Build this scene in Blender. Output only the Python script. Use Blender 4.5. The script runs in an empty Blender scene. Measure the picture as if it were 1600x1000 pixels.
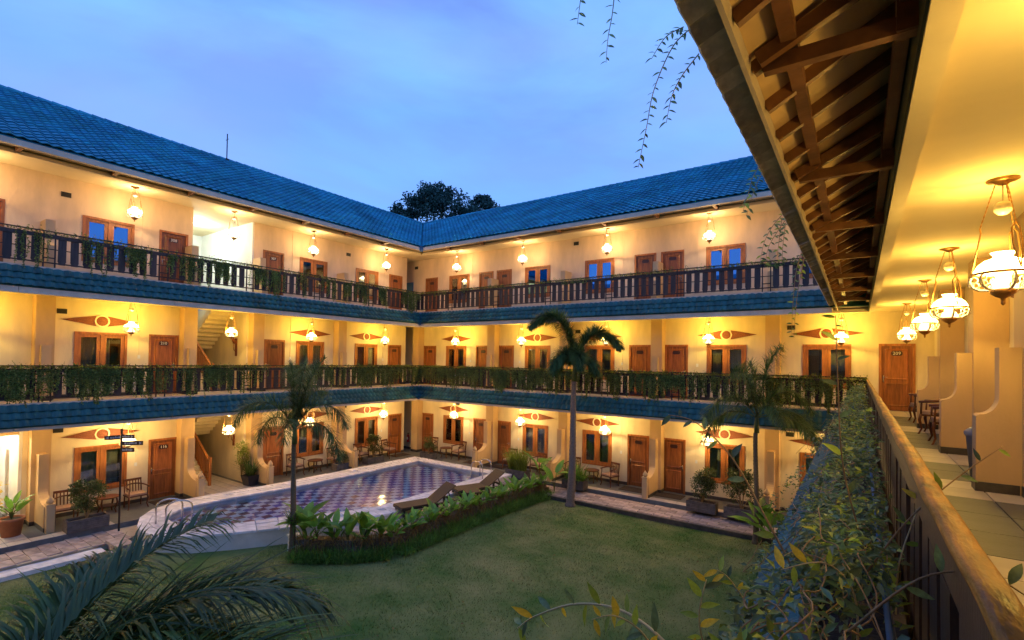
import bpy, bmesh, math, random
import numpy as np
from mathutils import Vector, Matrix, Euler

R = random.Random(11)
rng = np.random.default_rng(11)
sc = bpy.context.scene
COL = sc.collection
PI = math.pi

# ---------------------------------------------------------------- camera
def make_camera():
    yaw, pitch, roll = map(math.radians, (35.0126, 1.06, 0.9026))
    f = Vector((-math.sin(yaw) * math.cos(pitch), math.cos(yaw) * math.cos(pitch), math.sin(pitch)))
    r = Vector((math.cos(yaw), math.sin(yaw), 0))
    u = r.cross(f)
    r2 = r * math.cos(roll) + u * math.sin(roll)
    u2 = -r * math.sin(roll) + u * math.cos(roll)
    cd = bpy.data.cameras.new('camera')
    cam = bpy.data.objects.new('camera', cd)
    COL.objects.link(cam)
    M = Matrix((r2, u2, -f)).transposed().to_4x4()
    cam.matrix_world = M
    cd.sensor_width = 36
    cd.lens = 773.9 / 1600 * 36
    cd.shift_y = 47.7 / 1600
    cd.clip_start = 0.05
    cd.clip_end = 600
    sc.camera = cam
make_camera()

# ---------------------------------------------------------------- sky at dusk
def make_world():
    w = bpy.data.worlds.new('World'); sc.world = w
    w.use_nodes = True
    nt = w.node_tree; N = nt.nodes; L = nt.links
    N.clear()
    out = N.new('ShaderNodeOutputWorld'); bg = N.new('ShaderNodeBackground')
    tc = N.new('ShaderNodeTexCoord'); sep = N.new('ShaderNodeSeparateXYZ')
    L.new(tc.outputs['Generated'], sep.inputs[0])
    ramp = N.new('ShaderNodeValToRGB'); cr = ramp.color_ramp
    cr.elements[0].position = 0.0; cr.elements[0].color = (0.079, 0.198, 0.509, 1)
    cr.elements[1].position = 1.0; cr.elements[1].color = (0.082, 0.148, 0.383, 1)
    for p, c in ((.20, (0.104, 0.245, 0.621, 1)), (.36, (0.116, 0.234, 0.603, 1)), (.52, (0.085, 0.182, 0.505, 1)), (.70, (0.082, 0.152, 0.395, 1))):
        e = cr.elements.new(p); e.color = c
    L.new(sep.outputs['Z'], ramp.inputs['Fac'])
    mp = N.new('ShaderNodeMapping'); mp.inputs['Scale'].default_value = (1.0, 1.3, 3.4)
    mp.inputs['Rotation'].default_value = (0.1, 0.25, 0.6)
    L.new(tc.outputs['Generated'], mp.inputs['Vector'])
    n1 = N.new('ShaderNodeTexNoise'); n1.inputs['Scale'].default_value = 1.7
    n1.inputs['Detail'].default_value = 6; n1.inputs['Roughness'].default_value = .52
    n1.inputs['Distortion'].default_value = .35
    L.new(mp.outputs[0], n1.inputs['Vector'])
    r2 = N.new('ShaderNodeValToRGB')
    r2.color_ramp.elements[0].position = .40; r2.color_ramp.elements[0].color = (0, 0, 0, 1)
    r2.color_ramp.elements[1].position = .68; r2.color_ramp.elements[1].color = (1, 1, 1, 1)
    L.new(n1.outputs['Fac'], r2.inputs['Fac'])
    mul = N.new('ShaderNodeMath'); mul.operation = 'MULTIPLY'; mul.inputs[1].default_value = 1.0
    L.new(r2.outputs[0], mul.inputs[0])
    mix = N.new('ShaderNodeMix'); mix.data_type = 'RGBA'
    mix.inputs['B'].default_value = (0.120, 0.315, 0.710, 1)
    L.new(mul.outputs[0], mix.inputs['Factor']); L.new(ramp.outputs[0], mix.inputs['A'])
    # a second, darker layer of grey blue cloud
    n2 = N.new('ShaderNodeTexNoise'); n2.inputs['Scale'].default_value = 1.1; n2.inputs['Detail'].default_value = 7
    mp2 = N.new('ShaderNodeMapping'); mp2.inputs['Location'].default_value = (3.1, 1.7, .4); mp2.inputs['Scale'].default_value = (1.2, 1.2, 4.2)
    L.new(tc.outputs['Generated'], mp2.inputs['Vector']); L.new(mp2.outputs[0], n2.inputs['Vector'])
    r3 = N.new('ShaderNodeValToRGB')
    r3.color_ramp.elements[0].position = .42; r3.color_ramp.elements[0].color = (0, 0, 0, 1)
    r3.color_ramp.elements[1].position = .72; r3.color_ramp.elements[1].color = (.6, .6, .6, 1)
    L.new(n2.outputs['Fac'], r3.inputs['Fac'])
    mix2 = N.new('ShaderNodeMix'); mix2.data_type = 'RGBA'
    mix2.inputs['B'].default_value = (0.169, 0.248, 0.586, 1)
    L.new(r3.outputs[0], mix2.inputs['Factor']); L.new(mix.outputs['Result'], mix2.inputs['A'])
    L.new(mix2.outputs['Result'], bg.inputs['Color'])
    bg.inputs['Strength'].default_value = 1.0
    L.new(bg.outputs[0], out.inputs[0])
make_world()

# exposure, colour and sampling
sc.view_settings.view_transform = 'Standard'
sc.view_settings.look = 'None'
sc.view_settings.exposure = 1.02
sc.view_settings.gamma = 1
sc.view_settings.use_curve_mapping = False
sc.render.engine = 'CYCLES'
cy = sc.cycles
cy.max_bounces = 6; cy.diffuse_bounces = 3; cy.glossy_bounces = 3; cy.transmission_bounces = 4; cy.transparent_max_bounces = 10
cy.sample_clamp_indirect = 4; cy.caustics_reflective = False; cy.caustics_refractive = False
cy.use_denoising = True
try:
    cy.denoiser = 'OPENIMAGEDENOISE'
    cy.use_light_tree = True
except Exception:
    pass

# ---------------------------------------------------------------- materials
MATS = {}
def mat(name, col, rough=.6, var=.18, scale=3.0, bump=.0, bscale=30, spec=.4, metal=0, rnd=.0, emit=None, estr=0,
        stretch=None, translucent=0, coat=0, island=0, col2=None, detail=4):
    m = bpy.data.materials.new(name); m.use_nodes = True
    nt = m.node_tree; N = nt.nodes; L = nt.links
    b = N['Principled BSDF']
    b.inputs['Roughness'].default_value = rough
    b.inputs['Specular IOR Level'].default_value = spec
    b.inputs['Metallic'].default_value = metal
    if coat: b.inputs['Coat Weight'].default_value = coat; b.inputs['Coat Roughness'].default_value = .12
    tc = N.new('ShaderNodeTexCoord'); vec = tc.outputs['Object']
    if stretch:
        mp = N.new('ShaderNodeMapping'); mp.inputs['Scale'].default_value = stretch
        L.new(vec, mp.inputs[0]); vec = mp.outputs[0]
    nz = N.new('ShaderNodeTexNoise'); nz.inputs['Scale'].default_value = scale; nz.inputs['Detail'].default_value = detail
    nz.inputs['Roughness'].default_value = .6
    L.new(vec, nz.inputs['Vector'])
    mx = N.new('ShaderNodeMix'); mx.data_type = 'RGBA'
    c1 = [max(0, c * (1 - var)) for c in col]; c2 = [min(1, c * (1 + var)) for c in (col2 or col)]
    mx.inputs['A'].default_value = (*c1, 1); mx.inputs['B'].default_value = (*c2, 1)
    rr = N.new('ShaderNodeMapRange'); rr.inputs['From Min'].default_value = .3; rr.inputs['From Max'].default_value = .7
    L.new(nz.outputs['Fac'], rr.inputs['Value']); L.new(rr.outputs[0], mx.inputs['Factor'])
    colout = mx.outputs['Result']
    if rnd or island:
        hs = N.new('ShaderNodeHueSaturation')
        src = N.new('ShaderNodeObjectInfo').outputs['Random'] if rnd else N.new('ShaderNodeNewGeometry').outputs['Random Per Island']
        a = rnd or island
        v = N.new('ShaderNodeMapRange'); v.inputs['To Min'].default_value = 1 - a; v.inputs['To Max'].default_value = 1 + a
        L.new(src, v.inputs['Value']); L.new(v.outputs[0], hs.inputs['Value'])
        if island:
            h = N.new('ShaderNodeMapRange'); h.inputs['To Min'].default_value = .5 - .035 * island / .4; h.inputs['To Max'].default_value = .5 + .03 * island / .4
            wn = N.new('ShaderNodeTexWhiteNoise'); wn.noise_dimensions = '1D'
            L.new(src, wn.inputs['W']); L.new(wn.outputs['Value'], h.inputs['Value']); L.new(h.outputs[0], hs.inputs['Hue'])
        L.new(colout, hs.inputs['Color']); colout = hs.outputs['Color']
    L.new(colout, b.inputs['Base Color'])
    if bump:
        bn = N.new('ShaderNodeTexNoise'); bn.inputs['Scale'].default_value = bscale; bn.inputs['Detail'].default_value = 3
        L.new(vec, bn.inputs['Vector'])
        bp = N.new('ShaderNodeBump'); bp.inputs['Strength'].default_value = bump; bp.inputs['Distance'].default_value = .02
        L.new(bn.outputs['Fac'], bp.inputs['Height']); L.new(bp.outputs[0], b.inputs['Normal'])
        rv = N.new('ShaderNodeMapRange'); rv.inputs['To Min'].default_value = max(0, rough - .1); rv.inputs['To Max'].default_value = min(1, rough + .1)
        L.new(nz.outputs['Fac'], rv.inputs['Value']); L.new(rv.outputs[0], b.inputs['Roughness'])
    if emit:
        b.inputs['Emission Color'].default_value = (*emit, 1); b.inputs['Emission Strength'].default_value = estr
    if translucent:
        out = N['Material Output']; tr = N.new('ShaderNodeBsdfTranslucent'); ms = N.new('ShaderNodeMixShader')
        ms.inputs[0].default_value = translucent
        L.new(colout, tr.inputs['Color']); L.new(b.outputs[0], ms.inputs[1]); L.new(tr.outputs[0], ms.inputs[2]); L.new(ms.outputs[0], out.inputs[0])
    MATS[name] = m
    return m

wall_m = mat('cream_plaster', (.78, .65, .43), .75, .15, 1.5, .15, 50, stretch=(1, 1, .3), detail=8)
wall3_m = mat('upper_plaster', (.77, .58, .38), .75, .16, 1.5, .15, 50, stretch=(1, 1, .3), detail=8)
peach_m = mat('peach_plaster', (.64, .43, .22), .7, .11, 1.8, .12, 50, stretch=(1, 1, .4), detail=7)
ceil_m = mat('ceiling_paint', (.80, .66, .40), .8, .06, 1.2, .05, 40)
trim_m = mat('cream_trim', (.60, .50, .40), .7, .16, 2.5, .1, 40)
base_m = mat('dark_stone_skirting', (.07, .06, .055), .4, .35, 6, .15, 40)
white_m = mat('white_plaster', (.8, .78, .74), .7, .05, 2)
door_m = mat('door_wood', (.27, .085, .022), .42, .42, 3.2, .12, 18, .45, rnd=.34, stretch=(6, 6, .6))
frame_m = mat('frame_wood', (.36, .125, .03), .42, .32, 3.5, .12, 18, .45, rnd=.14, stretch=(5, 5, .8))
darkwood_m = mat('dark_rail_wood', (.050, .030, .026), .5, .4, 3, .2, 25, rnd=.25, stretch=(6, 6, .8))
rafter_m = mat('rafter_wood', (.20, .085, .032), .5, .4, 3, .2, 20, rnd=.15, stretch=(1, 1, 1))
rail_m = mat('lacquered_handrail', (.36, .165, .030), .5, .75, 4, .3, 16, .28, stretch=(5, 1.2, 5))
chair_m = mat('chair_wood', (.14, .045, .018), .38, .3, 4, .1, 20, rnd=.15)
cush_m = mat('seat_fabric', (.46, .30, .22), .9, .2, 12, .2, 120)
iron_m = mat('black_iron', (.022, .015, .016), .5, .3, 10, .1, 60)
brass_m = mat('aged_brass', (.42, .22, .07), .38, .3, 8, .1, 60, metal=.85)
lace_m = mat('white_metal_lace', (.72, .62, .48), .4, .15, 8, .1, 60)
tile_m = mat('blue_roof_tile', (.026, .25, .38), .62, .35, .6, .15, 40, .22, rnd=.16)
tilestuff_m = mat('blue_roof_tile_far', (.026, .25, .38), .62, .35, .6, .15, 40, .22, island=.16)
skirt_m = mat('teal_skirt_tile', (.020, .110, .118), .5, .38, 2.0, .2, 40, .3, rnd=.25)
skirtstuff_m = mat('teal_skirt_tile_far', (.020, .110, .118), .5, .38, 2.0, .2, 40, .3, island=.22)
rawtile_m = mat('unglazed_tile', (.52, .48, .40), .85, .3, 8, .35, 50, rnd=.25)
ply_m = mat('eave_board', (.62, .42, .20), .7, .16, 1.4, .1, 20)
slate_m = mat('slate_floor', (.105, .115, .125), .5, .25, 4, .2, 40, .4, rnd=.15)
creamtile_m = mat('cream_floor_tile', (.54, .49, .44), .4, .16, 3, .05, 40, .45, rnd=.08)
grout_m = mat('grout', (.5, .42, .3), .9, .1, 10)
paver_m = mat('stone_paver', (.42, .33, .30), .8, .35, 5, .35, 25, rnd=.25)
coping_m = mat('pale_coping_stone', (.80, .76, .77), .7, .2, 4, .3, 25, rnd=.14)
pooltile_m = mat('navy_pool_tile', (.016, .055, .38), .3, .4, 4, .0, rnd=.4)
pooltile2_m = mat('pale_pool_tile', (.76, .86, 1.0), .3, .05, 3, rnd=.05)
redtile_m = mat('maroon_pool_tile', (.13, .022, .085), .3, .3, 4, rnd=.3)
poolwall_m = mat('pool_render', (.74, .70, .66), .75, .12, 2.5, .15, 30)
mesh_m = mat('brown_woven_fabric', (.10, .062, .036), .7, .15, 30, .3, 200)
loungeframe_m = mat('dark_lounge_frame', (.03, .02, .018), .45, .2, 8)
steel_m = mat('stainless_steel', (.65, .62, .60), .2, .1, 6, metal=1)
planter_m = mat('layered_slate', (.12, .105, .10), .75, .4, 5, .4, 30, rnd=.3)
terra_m = mat('terracotta', (.36, .13, .06), .65, .2, 5, .15, 40)
blackpot_m = mat('dark_glazed_pot', (.05, .045, .05), .4, .3, 5)
ornament_m = mat('carved_red_wood', (.20, .055, .022), .6, .5, 30, .5, 60)
cream_m = mat('cream_paint', (.80, .70, .50), .5, .05, 5)
vent_m = mat('dark_vent', (.03, .028, .024), .6, .2, 10)  # one near-black colour for vent plate and slats alike
plate_m = mat('number_plate', (.05, .02, .02), .4, .2, 8)
num_m = mat('number_white', (.9, .86, .75), .5, .05, 8)
red_m = mat('extinguisher_red', (.5, .02, .015), .3, .1, 5)
grey_m = mat('grey_plastic', (.20, .21, .25), .5, .1, 8)
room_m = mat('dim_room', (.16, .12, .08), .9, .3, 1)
curtain_m = mat('curtain', (.62, .50, .34), .9, .1, 6, translucent=.3)
soil_m = mat('dark_soil', (.03, .022, .018), .95, .4, 12, .6, 40)
signtext_m = mat('sign_lettering', (.7, .62, .6), .6, .05, 5)
mat_m = mat('door_mat', (.05, .038, .034), .95, .3, 40, .5, 150)
bark_m = mat('palm_bark', (.22, .17, .14), .85, .35, 6, .5, 20, stretch=(3, 3, 8))
thinbark_m = mat('young_palm_bark', (.17, .13, .085), .8, .35, 6, .4, 20, stretch=(3, 3, 10))
stem_m = mat('brown_stem', (.32, .21, .10), .7, .3, 9, .3, 40)
greenstem_m = mat('green_stem', (.11, .13, .035), .6, .25, 9)
leaf_m = mat('creeper_leaf', (.19, .25, .055), .5, .35, 3, spec=.4, translucent=.42, island=.5)
vine_m = mat('vine_leaf', (.150, .250, .130), .45, .4, 3, spec=.5, translucent=.3, island=.5)
vineobj_m = mat('vine_leaf_near', (.135, .230, .105), .45, .4, 3, spec=.5, translucent=.3, rnd=.55)
yellowleaf_m = mat('yellow_leaf', (.78, .60, .05), .5, .2, 5, translucent=.4, rnd=.25)
limevine_m = mat('lime_vine_leaf', (.30, .40, .07), .45, .35, 3, translucent=.4, island=.4)  # yellow-green leaf colour that also carries warm lamplight on the vine
limeleaf_m = mat('lime_leaf', (.32, .46, .06), .45, .2, 5, translucent=.4, rnd=.3)
palm_m = mat('palm_leaf', (.10, .175, .055), .5, .3, 3, spec=.4, translucent=.35, island=.4)
palmnear_m = mat('palm_leaf_near', (.075, .125, .030), .45, .45, 2.0, spec=.4, translucent=.25, rnd=.45)
broad_m = mat('broad_leaf', (.17, .37, .055), .36, .25, 2.5, spec=.5, translucent=.4, rnd=.4, bump=.15, bscale=8)
shrub_m = mat('shrub_leaf', (.070, .105, .028), .5, .3, 3, translucent=.25, island=.45)
reed_m = mat('reed_leaf', (.20, .27, .035), .5, .25, 3, translucent=.3, island=.35)
tree_m = mat('tree_leaf', (.045, .11, .095), .6, .3, .6, translucent=.2, island=.4)
bordergrass_m = mat('border_grass', (.14, .29, .05), .6, .3, 2, translucent=.4, island=.4)
drygrass_m = mat('dry_grass', (.19, .13, .04), .7, .3, 2, translucent=.2, island=.4)
blade_m = mat('grass_blade', (.080, .260, .040), .7, .4, .8, translucent=.25, island=.4, col2=(.215, .225, .085), detail=6)
lawn_m = mat('lawn_soil_grass', (.060, .190, .036), .95, .35, .8, .5, 60, spec=.15, col2=(.18, .190, .078), detail=8)

palestem_m = mat('pale_stem', (.62, .50, .26), .6, .25, 9, .2, 40)
def lamp_mat(name, col, s):
    m = bpy.data.materials.new(name); m.use_nodes = True
    b = m.node_tree.nodes['Principled BSDF']
    b.inputs['Base Color'].default_value = (.9, .85, .7, 1)
    b.inputs['Emission Color'].default_value = (*col, 1); b.inputs['Emission Strength'].default_value = s
    b.inputs['Roughness'].default_value = .25
    return m
def opal_mat(name, col, s, thru):
    m = lamp_mat(name, col, s); nt = m.node_tree; N = nt.nodes; L = nt.links
    tr = N.new('ShaderNodeBsdfTransparent'); tr.inputs['Color'].default_value = (1, .9, .7, 1); ms = N.new('ShaderNodeMixShader'); ms.inputs[0].default_value = thru
    L.new(N['Principled BSDF'].outputs[0], ms.inputs[1]); L.new(tr.outputs[0], ms.inputs[2]); L.new(ms.outputs[0], N['Material Output'].inputs[0])
    return m
shade_m = {4: opal_mat('lit_shade_near', (1, .70, .22), 11, .24), 3: opal_mat('lit_shade_upper', (1, .78, .46), 7, .5), 2: opal_mat('lit_shade_middle', (1, .76, .30), 7, .5), 1: opal_mat('lit_shade_ground', (1, .78, .36), 7, .5)}
font_m = lamp_mat('lit_glass_font', (1, .80, .50), 1.2)
bulb_m = lamp_mat('lit_bulb', (1, .9, .7), 40)
whitelamp_m = lamp_mat('white_ceiling_lamp', (.9, 1, 1), 12)

def glass_mat(name, tint, refl, gcol=(1, 1, 1)):
    m = bpy.data.materials.new(name); m.use_nodes = True
    nt = m.node_tree; N = nt.nodes; L = nt.links
    N.remove(N['Principled BSDF'])
    gl = N.new('ShaderNodeBsdfGlossy'); gl.inputs['Roughness'].default_value = .015; gl.inputs['Color'].default_value = (*gcol, 1)
    tr = N.new('ShaderNodeBsdfTransparent'); tr.inputs['Color'].default_value = (*tint, 1)
    fr = N.new('ShaderNodeFresnel'); fr.inputs['IOR'].default_value = 1.5
    ad = N.new('ShaderNodeMath'); ad.operation = 'ADD'; ad.inputs[1].default_value = refl; ad.use_clamp = True
    L.new(fr.outputs[0], ad.inputs[0])
    ms = N.new('ShaderNodeMixShader'); L.new(ad.outputs[0], ms.inputs[0]); L.new(tr.outputs[0], ms.inputs[1]); L.new(gl.outputs[0], ms.inputs[2])
    L.new(ms.outputs[0], N['Material Output'].inputs[0])
    return m
pane_m = glass_mat('window_glass', (.75, .8, .78), .06)
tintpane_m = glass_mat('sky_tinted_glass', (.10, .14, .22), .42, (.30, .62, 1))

def water_mat():
    m = glass_mat('pool_water', (.76, .92, 1.0), .02)
    nt = m.node_tree; N = nt.nodes; L = nt.links
    tc = N.new('ShaderNodeTexCoord')
    nz = N.new('ShaderNodeTexNoise'); nz.inputs['Scale'].default_value = 2.6; nz.inputs['Detail'].default_value = 3
    L.new(tc.outputs['Object'], nz.inputs['Vector'])
    bp = N.new('ShaderNodeBump'); bp.inputs['Strength'].default_value = .32; bp.inputs['Distance'].default_value = .05
    L.new(nz.outputs['Fac'], bp.inputs['Height'])
    for n in N:
        if n.type in ('BSDF_GLOSSY', 'FRESNEL'): L.new(bp.outputs[0], n.inputs['Normal'])
        if n.type == 'BSDF_GLOSSY': n.inputs['Roughness'].default_value = .05
        if n.type == 'FRESNEL': n.inputs['IOR'].default_value = 1.33
    return m
water_m = water_mat()

# ---------------------------------------------------------------- mesh helpers
class MB:
    def __init__(s): s.v = []; s.f = []; s.m = []
    def add(s, vs, fs, mi=0):
        o = len(s.v); s.v += [tuple(v) for v in vs]
        for f in fs: s.f.append([i + o for i in f]); s.m.append(mi)
    def box(s, a, b, mi=0):
        x0, y0, z0 = [min(p, q) for p, q in zip(a, b)]; x1, y1, z1 = [max(p, q) for p, q in zip(a, b)]
        s.add([(x0, y0, z0), (x1, y0, z0), (x1, y1, z0), (x0, y1, z0), (x0, y0, z1), (x1, y0, z1), (x1, y1, z1), (x0, y1, z1)],
              [(0, 3, 2, 1), (4, 5, 6, 7), (0, 1, 5, 4), (1, 2, 6, 5), (2, 3, 7, 6), (3, 0, 4, 7)], mi)
    def bar(s, p, q, w, h, mi=0, up=(0, 0, 1)):
        p = Vector(p); q = Vector(q); d = (q - p).normalized(); sd = d.cross(Vector(up))
        if sd.length < 1e-4: sd = d.cross(Vector((1, 0, 0)))
        sd.normalize(); u = sd.cross(d)
        vs = [e + sd * a * w / 2 + u * b * h / 2 for e in (p, q) for a, b in ((-1, -1), (1, -1), (1, 1), (-1, 1))]
        s.add(vs, [(3, 2, 1, 0), (4, 5, 6, 7), (0, 1, 5, 4), (1, 2, 6, 5), (2, 3, 7, 6), (3, 0, 4, 7)], mi)
    def tube(s, pts, r, n=6, mi=0, caps=True):
        pts = [Vector(p) for p in pts]; k = len(pts)
        rs = r if hasattr(r, '__len__') else [r] * k
        vs = []; prev = None
        for i in range(k):
            d = (pts[min(i + 1, k - 1)] - pts[max(i - 1, 0)])
            if d.length < 1e-9: d = Vector((0, 0, 1))
            d.normalize()
            a = prev if prev is not None else (Vector((0, 0, 1)) if abs(d.z) < .9 else Vector((1, 0, 0)))
            a = (a - d * a.dot(d))
            if a.length < 1e-6: a = d.orthogonal()
            a.normalize(); prev = a; b = d.cross(a)
            for j in range(n):
                t = 2 * PI * j / n
                vs.append(pts[i] + (a * math.cos(t) + b * math.sin(t)) * rs[i])
        fs = [(i * n + j, i * n + (j + 1) % n, (i + 1) * n + (j + 1) % n, (i + 1) * n + j) for i in range(k - 1) for j in range(n)]
        if caps: fs += [tuple(range(n))[::-1], tuple((k - 1) * n + j for j in range(n))]
        s.add(vs, fs, mi)
    def lathe(s, prof, n=14, c=(0, 0, 0), mi=0):
        vs = []; fs = []; k = len(prof)
        for (r, z) in prof:
            for j in range(n):
                t = 2 * PI * j / n; vs.append((c[0] + r * math.cos(t), c[1] + r * math.sin(t), c[2] + z))
        for i in range(k - 1):
            for j in range(n): fs.append((i * n + j, i * n + (j + 1) % n, (i + 1) * n + (j + 1) % n, (i + 1) * n + j))
        s.add(vs, fs, mi)
    def prism(s, poly, f0, f1, mi=0):
        n = len(poly); vs = [f0(*p) for p in poly] + [f1(*p) for p in poly]
        s.add(vs, [tuple(range(n))[::-1], tuple(range(n, 2 * n))] + [(i, (i + 1) % n, n + (i + 1) % n, n + i) for i in range(n)], mi)
    def mesh(s, name, mats, smooth=False, fix=True):
        me = bpy.data.meshes.new(name); me.from_pydata(s.v, [], s.f)
        for m in (mats if isinstance(mats, (list, tuple)) else [mats]): me.materials.append(m)
        if any(s.m): me.polygons.foreach_set('material_index', s.m)
        if fix:
            bm = bmesh.new(); bm.from_mesh(me); bmesh.ops.recalc_face_normals(bm, faces=bm.faces[:]); bm.to_mesh(me); bm.free()
        if smooth: me.polygons.foreach_set('use_smooth', [True] * len(me.polygons))
        me.update()
        return me

def np_mesh(name, V, F, mats, mi=None, smooth=False):
    V = np.asarray(V, np.float32).reshape(-1, 3); F = np.asarray(F, np.int32)
    me = bpy.data.meshes.new(name)
    me.vertices.add(len(V)); me.vertices.foreach_set('co', V.ravel())
    k = F.shape[1]
    me.loops.add(F.size); me.loops.foreach_set('vertex_index', F.ravel())
    me.polygons.add(len(F)); me.polygons.foreach_set('loop_start', np.arange(0, F.size, k, dtype=np.int32))
    for m in (mats if isinstance(mats, (list, tuple)) else [mats]): me.materials.append(m)
    if mi is not None: me.polygons.foreach_set('material_index', np.asarray(mi, np.int32))
    if smooth: me.polygons.foreach_set('use_smooth', np.ones(len(F), bool))
    me.update(calc_edges=True); me.validate()
    return me

def obj(name, me, parent=None, loc=(0, 0, 0), rot=(0, 0, 0), scale=None, kind=None):
    o = bpy.data.objects.new(name, me); COL.objects.link(o)
    o.parent = parent; o.location = loc; o.rotation_euler = rot
    if scale is not None: o.scale = scale if hasattr(scale, '__len__') else (scale,) * 3
    if kind: o['kind'] = kind
    return o
def tag(o, label, cat, group=None, kind=None):
    o['label'] = label; o['category'] = cat
    if group: o['group'] = group
    if kind: o['kind'] = kind
    return o
def thing(name, label, cat, loc=(0, 0, 0), rz=0, group=None):
    return tag(obj(name, None, None, loc, (0, 0, rz)), label, cat, group)
def copy_tree(o, parent=None):
    c = o.copy(); COL.objects.link(c); c.parent = parent
    for ch in list(o.children): copy_tree(ch, c)
    return c
def structure(name, me, **k):
    return obj(name, me, kind='structure', **k)

# leaves as numpy batches: base point, direction, up vector, length, width
def nrm(a): return a / np.maximum(np.linalg.norm(a, axis=-1, keepdims=True), 1e-9)
def rand_dirs(n): return nrm(rng.normal(size=(n, 3)))
def leaf_batch(base, d, up, Ln, Wd, fold=.2, curl=.15):
    base = np.asarray(base, float); d = nrm(np.asarray(d, float)); n = len(base)
    Ln = np.broadcast_to(np.asarray(Ln, float), (n,))[:, None]; Wd = np.broadcast_to(np.asarray(Wd, float), (n,))[:, None]
    sd = nrm(np.cross(d, up)); u = np.cross(sd, d)
    mid = base + d * Ln * .45
    V = np.stack([base, mid + sd * Wd / 2 + u * Wd * fold, base + d * Ln - u * Ln * curl, mid - sd * Wd / 2 + u * Wd * fold], 1)
    i = np.arange(n)[:, None] * 4
    F = np.concatenate([i + [0, 1, 2], i + [0, 2, 3]], 1).reshape(-1, 3)
    return V.reshape(-1, 3), F
def join_batches(bs):
    V = []; F = []; o = 0
    for v, f in bs: V.append(v); F.append(f + o); o += len(v)
    return np.concatenate(V), np.concatenate(F)

def text_mesh(s, size, m, depth=.004):
    cu = bpy.data.curves.new('lettering', 'FONT'); cu.body = s; cu.size = size; cu.extrude = depth
    cu.align_x = 'CENTER'; cu.align_y = 'CENTER'; cu.resolution_u = 2
    o = bpy.data.objects.new('lettering', cu)
    me = bpy.data.meshes.new_from_object(o)
    bpy.data.objects.remove(o); bpy.data.curves.remove(cu)
    me.materials.clear(); me.materials.append(m)
    return me

# ================================================================ the building
FZ = {1: -5.03, 2: -1.40, 3: 2.27}
CZ = {1: -1.95, 2: 1.68, 3: 5.38}
LAWN, PATH = -5.32, -5.17
EDGE = {'left': 2.24, 'back': 1.96, 'right': 2.545}
RAILD = {'left': 1.82, 'back': 1.54, 'right': 1.65}
XL, YB, XR = -20.0, 19.35, 1.85
WROT = {'left': PI / 2, 'back': 0.0, 'right': -PI / 2}
def P(w, s, d, z):
    if w == 'left': return (XL + d, s, z)
    if w == 'back': return (s, YB - d, z)
    return (XR - d, s, z)
def wbox(mb, w, s0, s1, d0, d1, z0, z1, mi=0): mb.box(P(w, s0, d0, z0), P(w, s1, d1, z1), mi)

ROOT = {
    'left': thing('hotel_wing', 'long three-storey hotel wing beyond the pool with a stairwell in its middle', 'hotel wing', (-20, 9, LAWN)),
    'back': thing('hotel_wing', 'three-storey hotel wing closing the far end of the courtyard, behind the tall palm', 'hotel wing', (-10, 19.35, LAWN)),
    'right': thing('hotel_wing', 'near hotel gallery wing with open rafters under its eave and a yellow ceiling', 'hotel wing', (1.85, 9, LAWN)),
}
def wpart(w, name, me, p=(0, 0, 0), rot=(0, 0, 0), kind=None):
    r = ROOT[w].location
    return obj(name, me, ROOT[w], (p[0] - r.x, p[1] - r.y, p[2] - r.z), rot, None, kind)
def wput(w, name, mb, mats, smooth=False, kind=None): return wpart(w, name, mb.mesh(name, mats, smooth), kind=kind)

DW, DH = .90, 2.08
WW, WH, WS = 1.36, 1.45, .62          # window width, height, sill above floor
DOORS = {  # wing, floor: list of (left edge, number, handle on the right)
    ('left', 3): [(2.28, '', 1), (7.0, '308', 0), (10.67, '307', 1), (17.32, '', 0)],
    ('left', 2): [(6.78, '210', 1), (10.80, '', 0), (17.33, '', 1)],
    ('left', 1): [(6.86, '116', 0), (10.85, '', 1), (17.45, '', 0)],
    ('back', 3): [(-19.36, '', 0), (-15.63, '', 1), (-14.53, '', 0), (-7.51, '', 0), (-6.42, '', 1), (.52, '', 1)],
    ('back', 2): [(-19.40, '', 1), (-15.76, '', 0), (-14.34, '', 1), (-7.70, '', 0), (-6.24, '', 1), (.51, '209', 0)],
    ('back', 1): [(-19.50, '', 1), (-15.84, '', 0), (-14.44, '', 1), (-7.72, '', 0), (-6.30, '', 1), (.52, '', 0)],
    ('right', 2): [(5.6, '', 1), (12.7, '', 0)],
}
WINS = {
    ('left', 3): [.9, 4.91, 12.30, 15.24], ('left', 2): [.9, 4.80, 12.22, 15.27], ('left', 1): [4.89, 12.29, 15.39],
    ('back', 3): [-17.63, -12.86, -9.74, -4.71, -1.6], ('back', 2): [-17.77, -12.80, -9.70, -4.66, -1.56],
    ('back', 1): [-17.87, -12.86, -9.76, -4.69, -1.62], ('right', 2): [8.4, 11.2, 15.0],
}
PILLARS = {'left': [0.0, 3.83, 7.70, 10.16, 14.07], 'back': [-19.86, -14.75, -10.74, -6.66, -2.64], 'right': [7.46, 10.35, 14.2]}
PW = {'left': .43, 'back': .44, 'right': .45}
SPAN = {'left': (-4, 18.55), 'back': (-25.0, 4.2), 'right': (-3, 19.35)}
RECESS = {1: (8.11, 10.16), 2: (8.11, 10.16), 3: (8.05, 10.30)}

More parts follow.
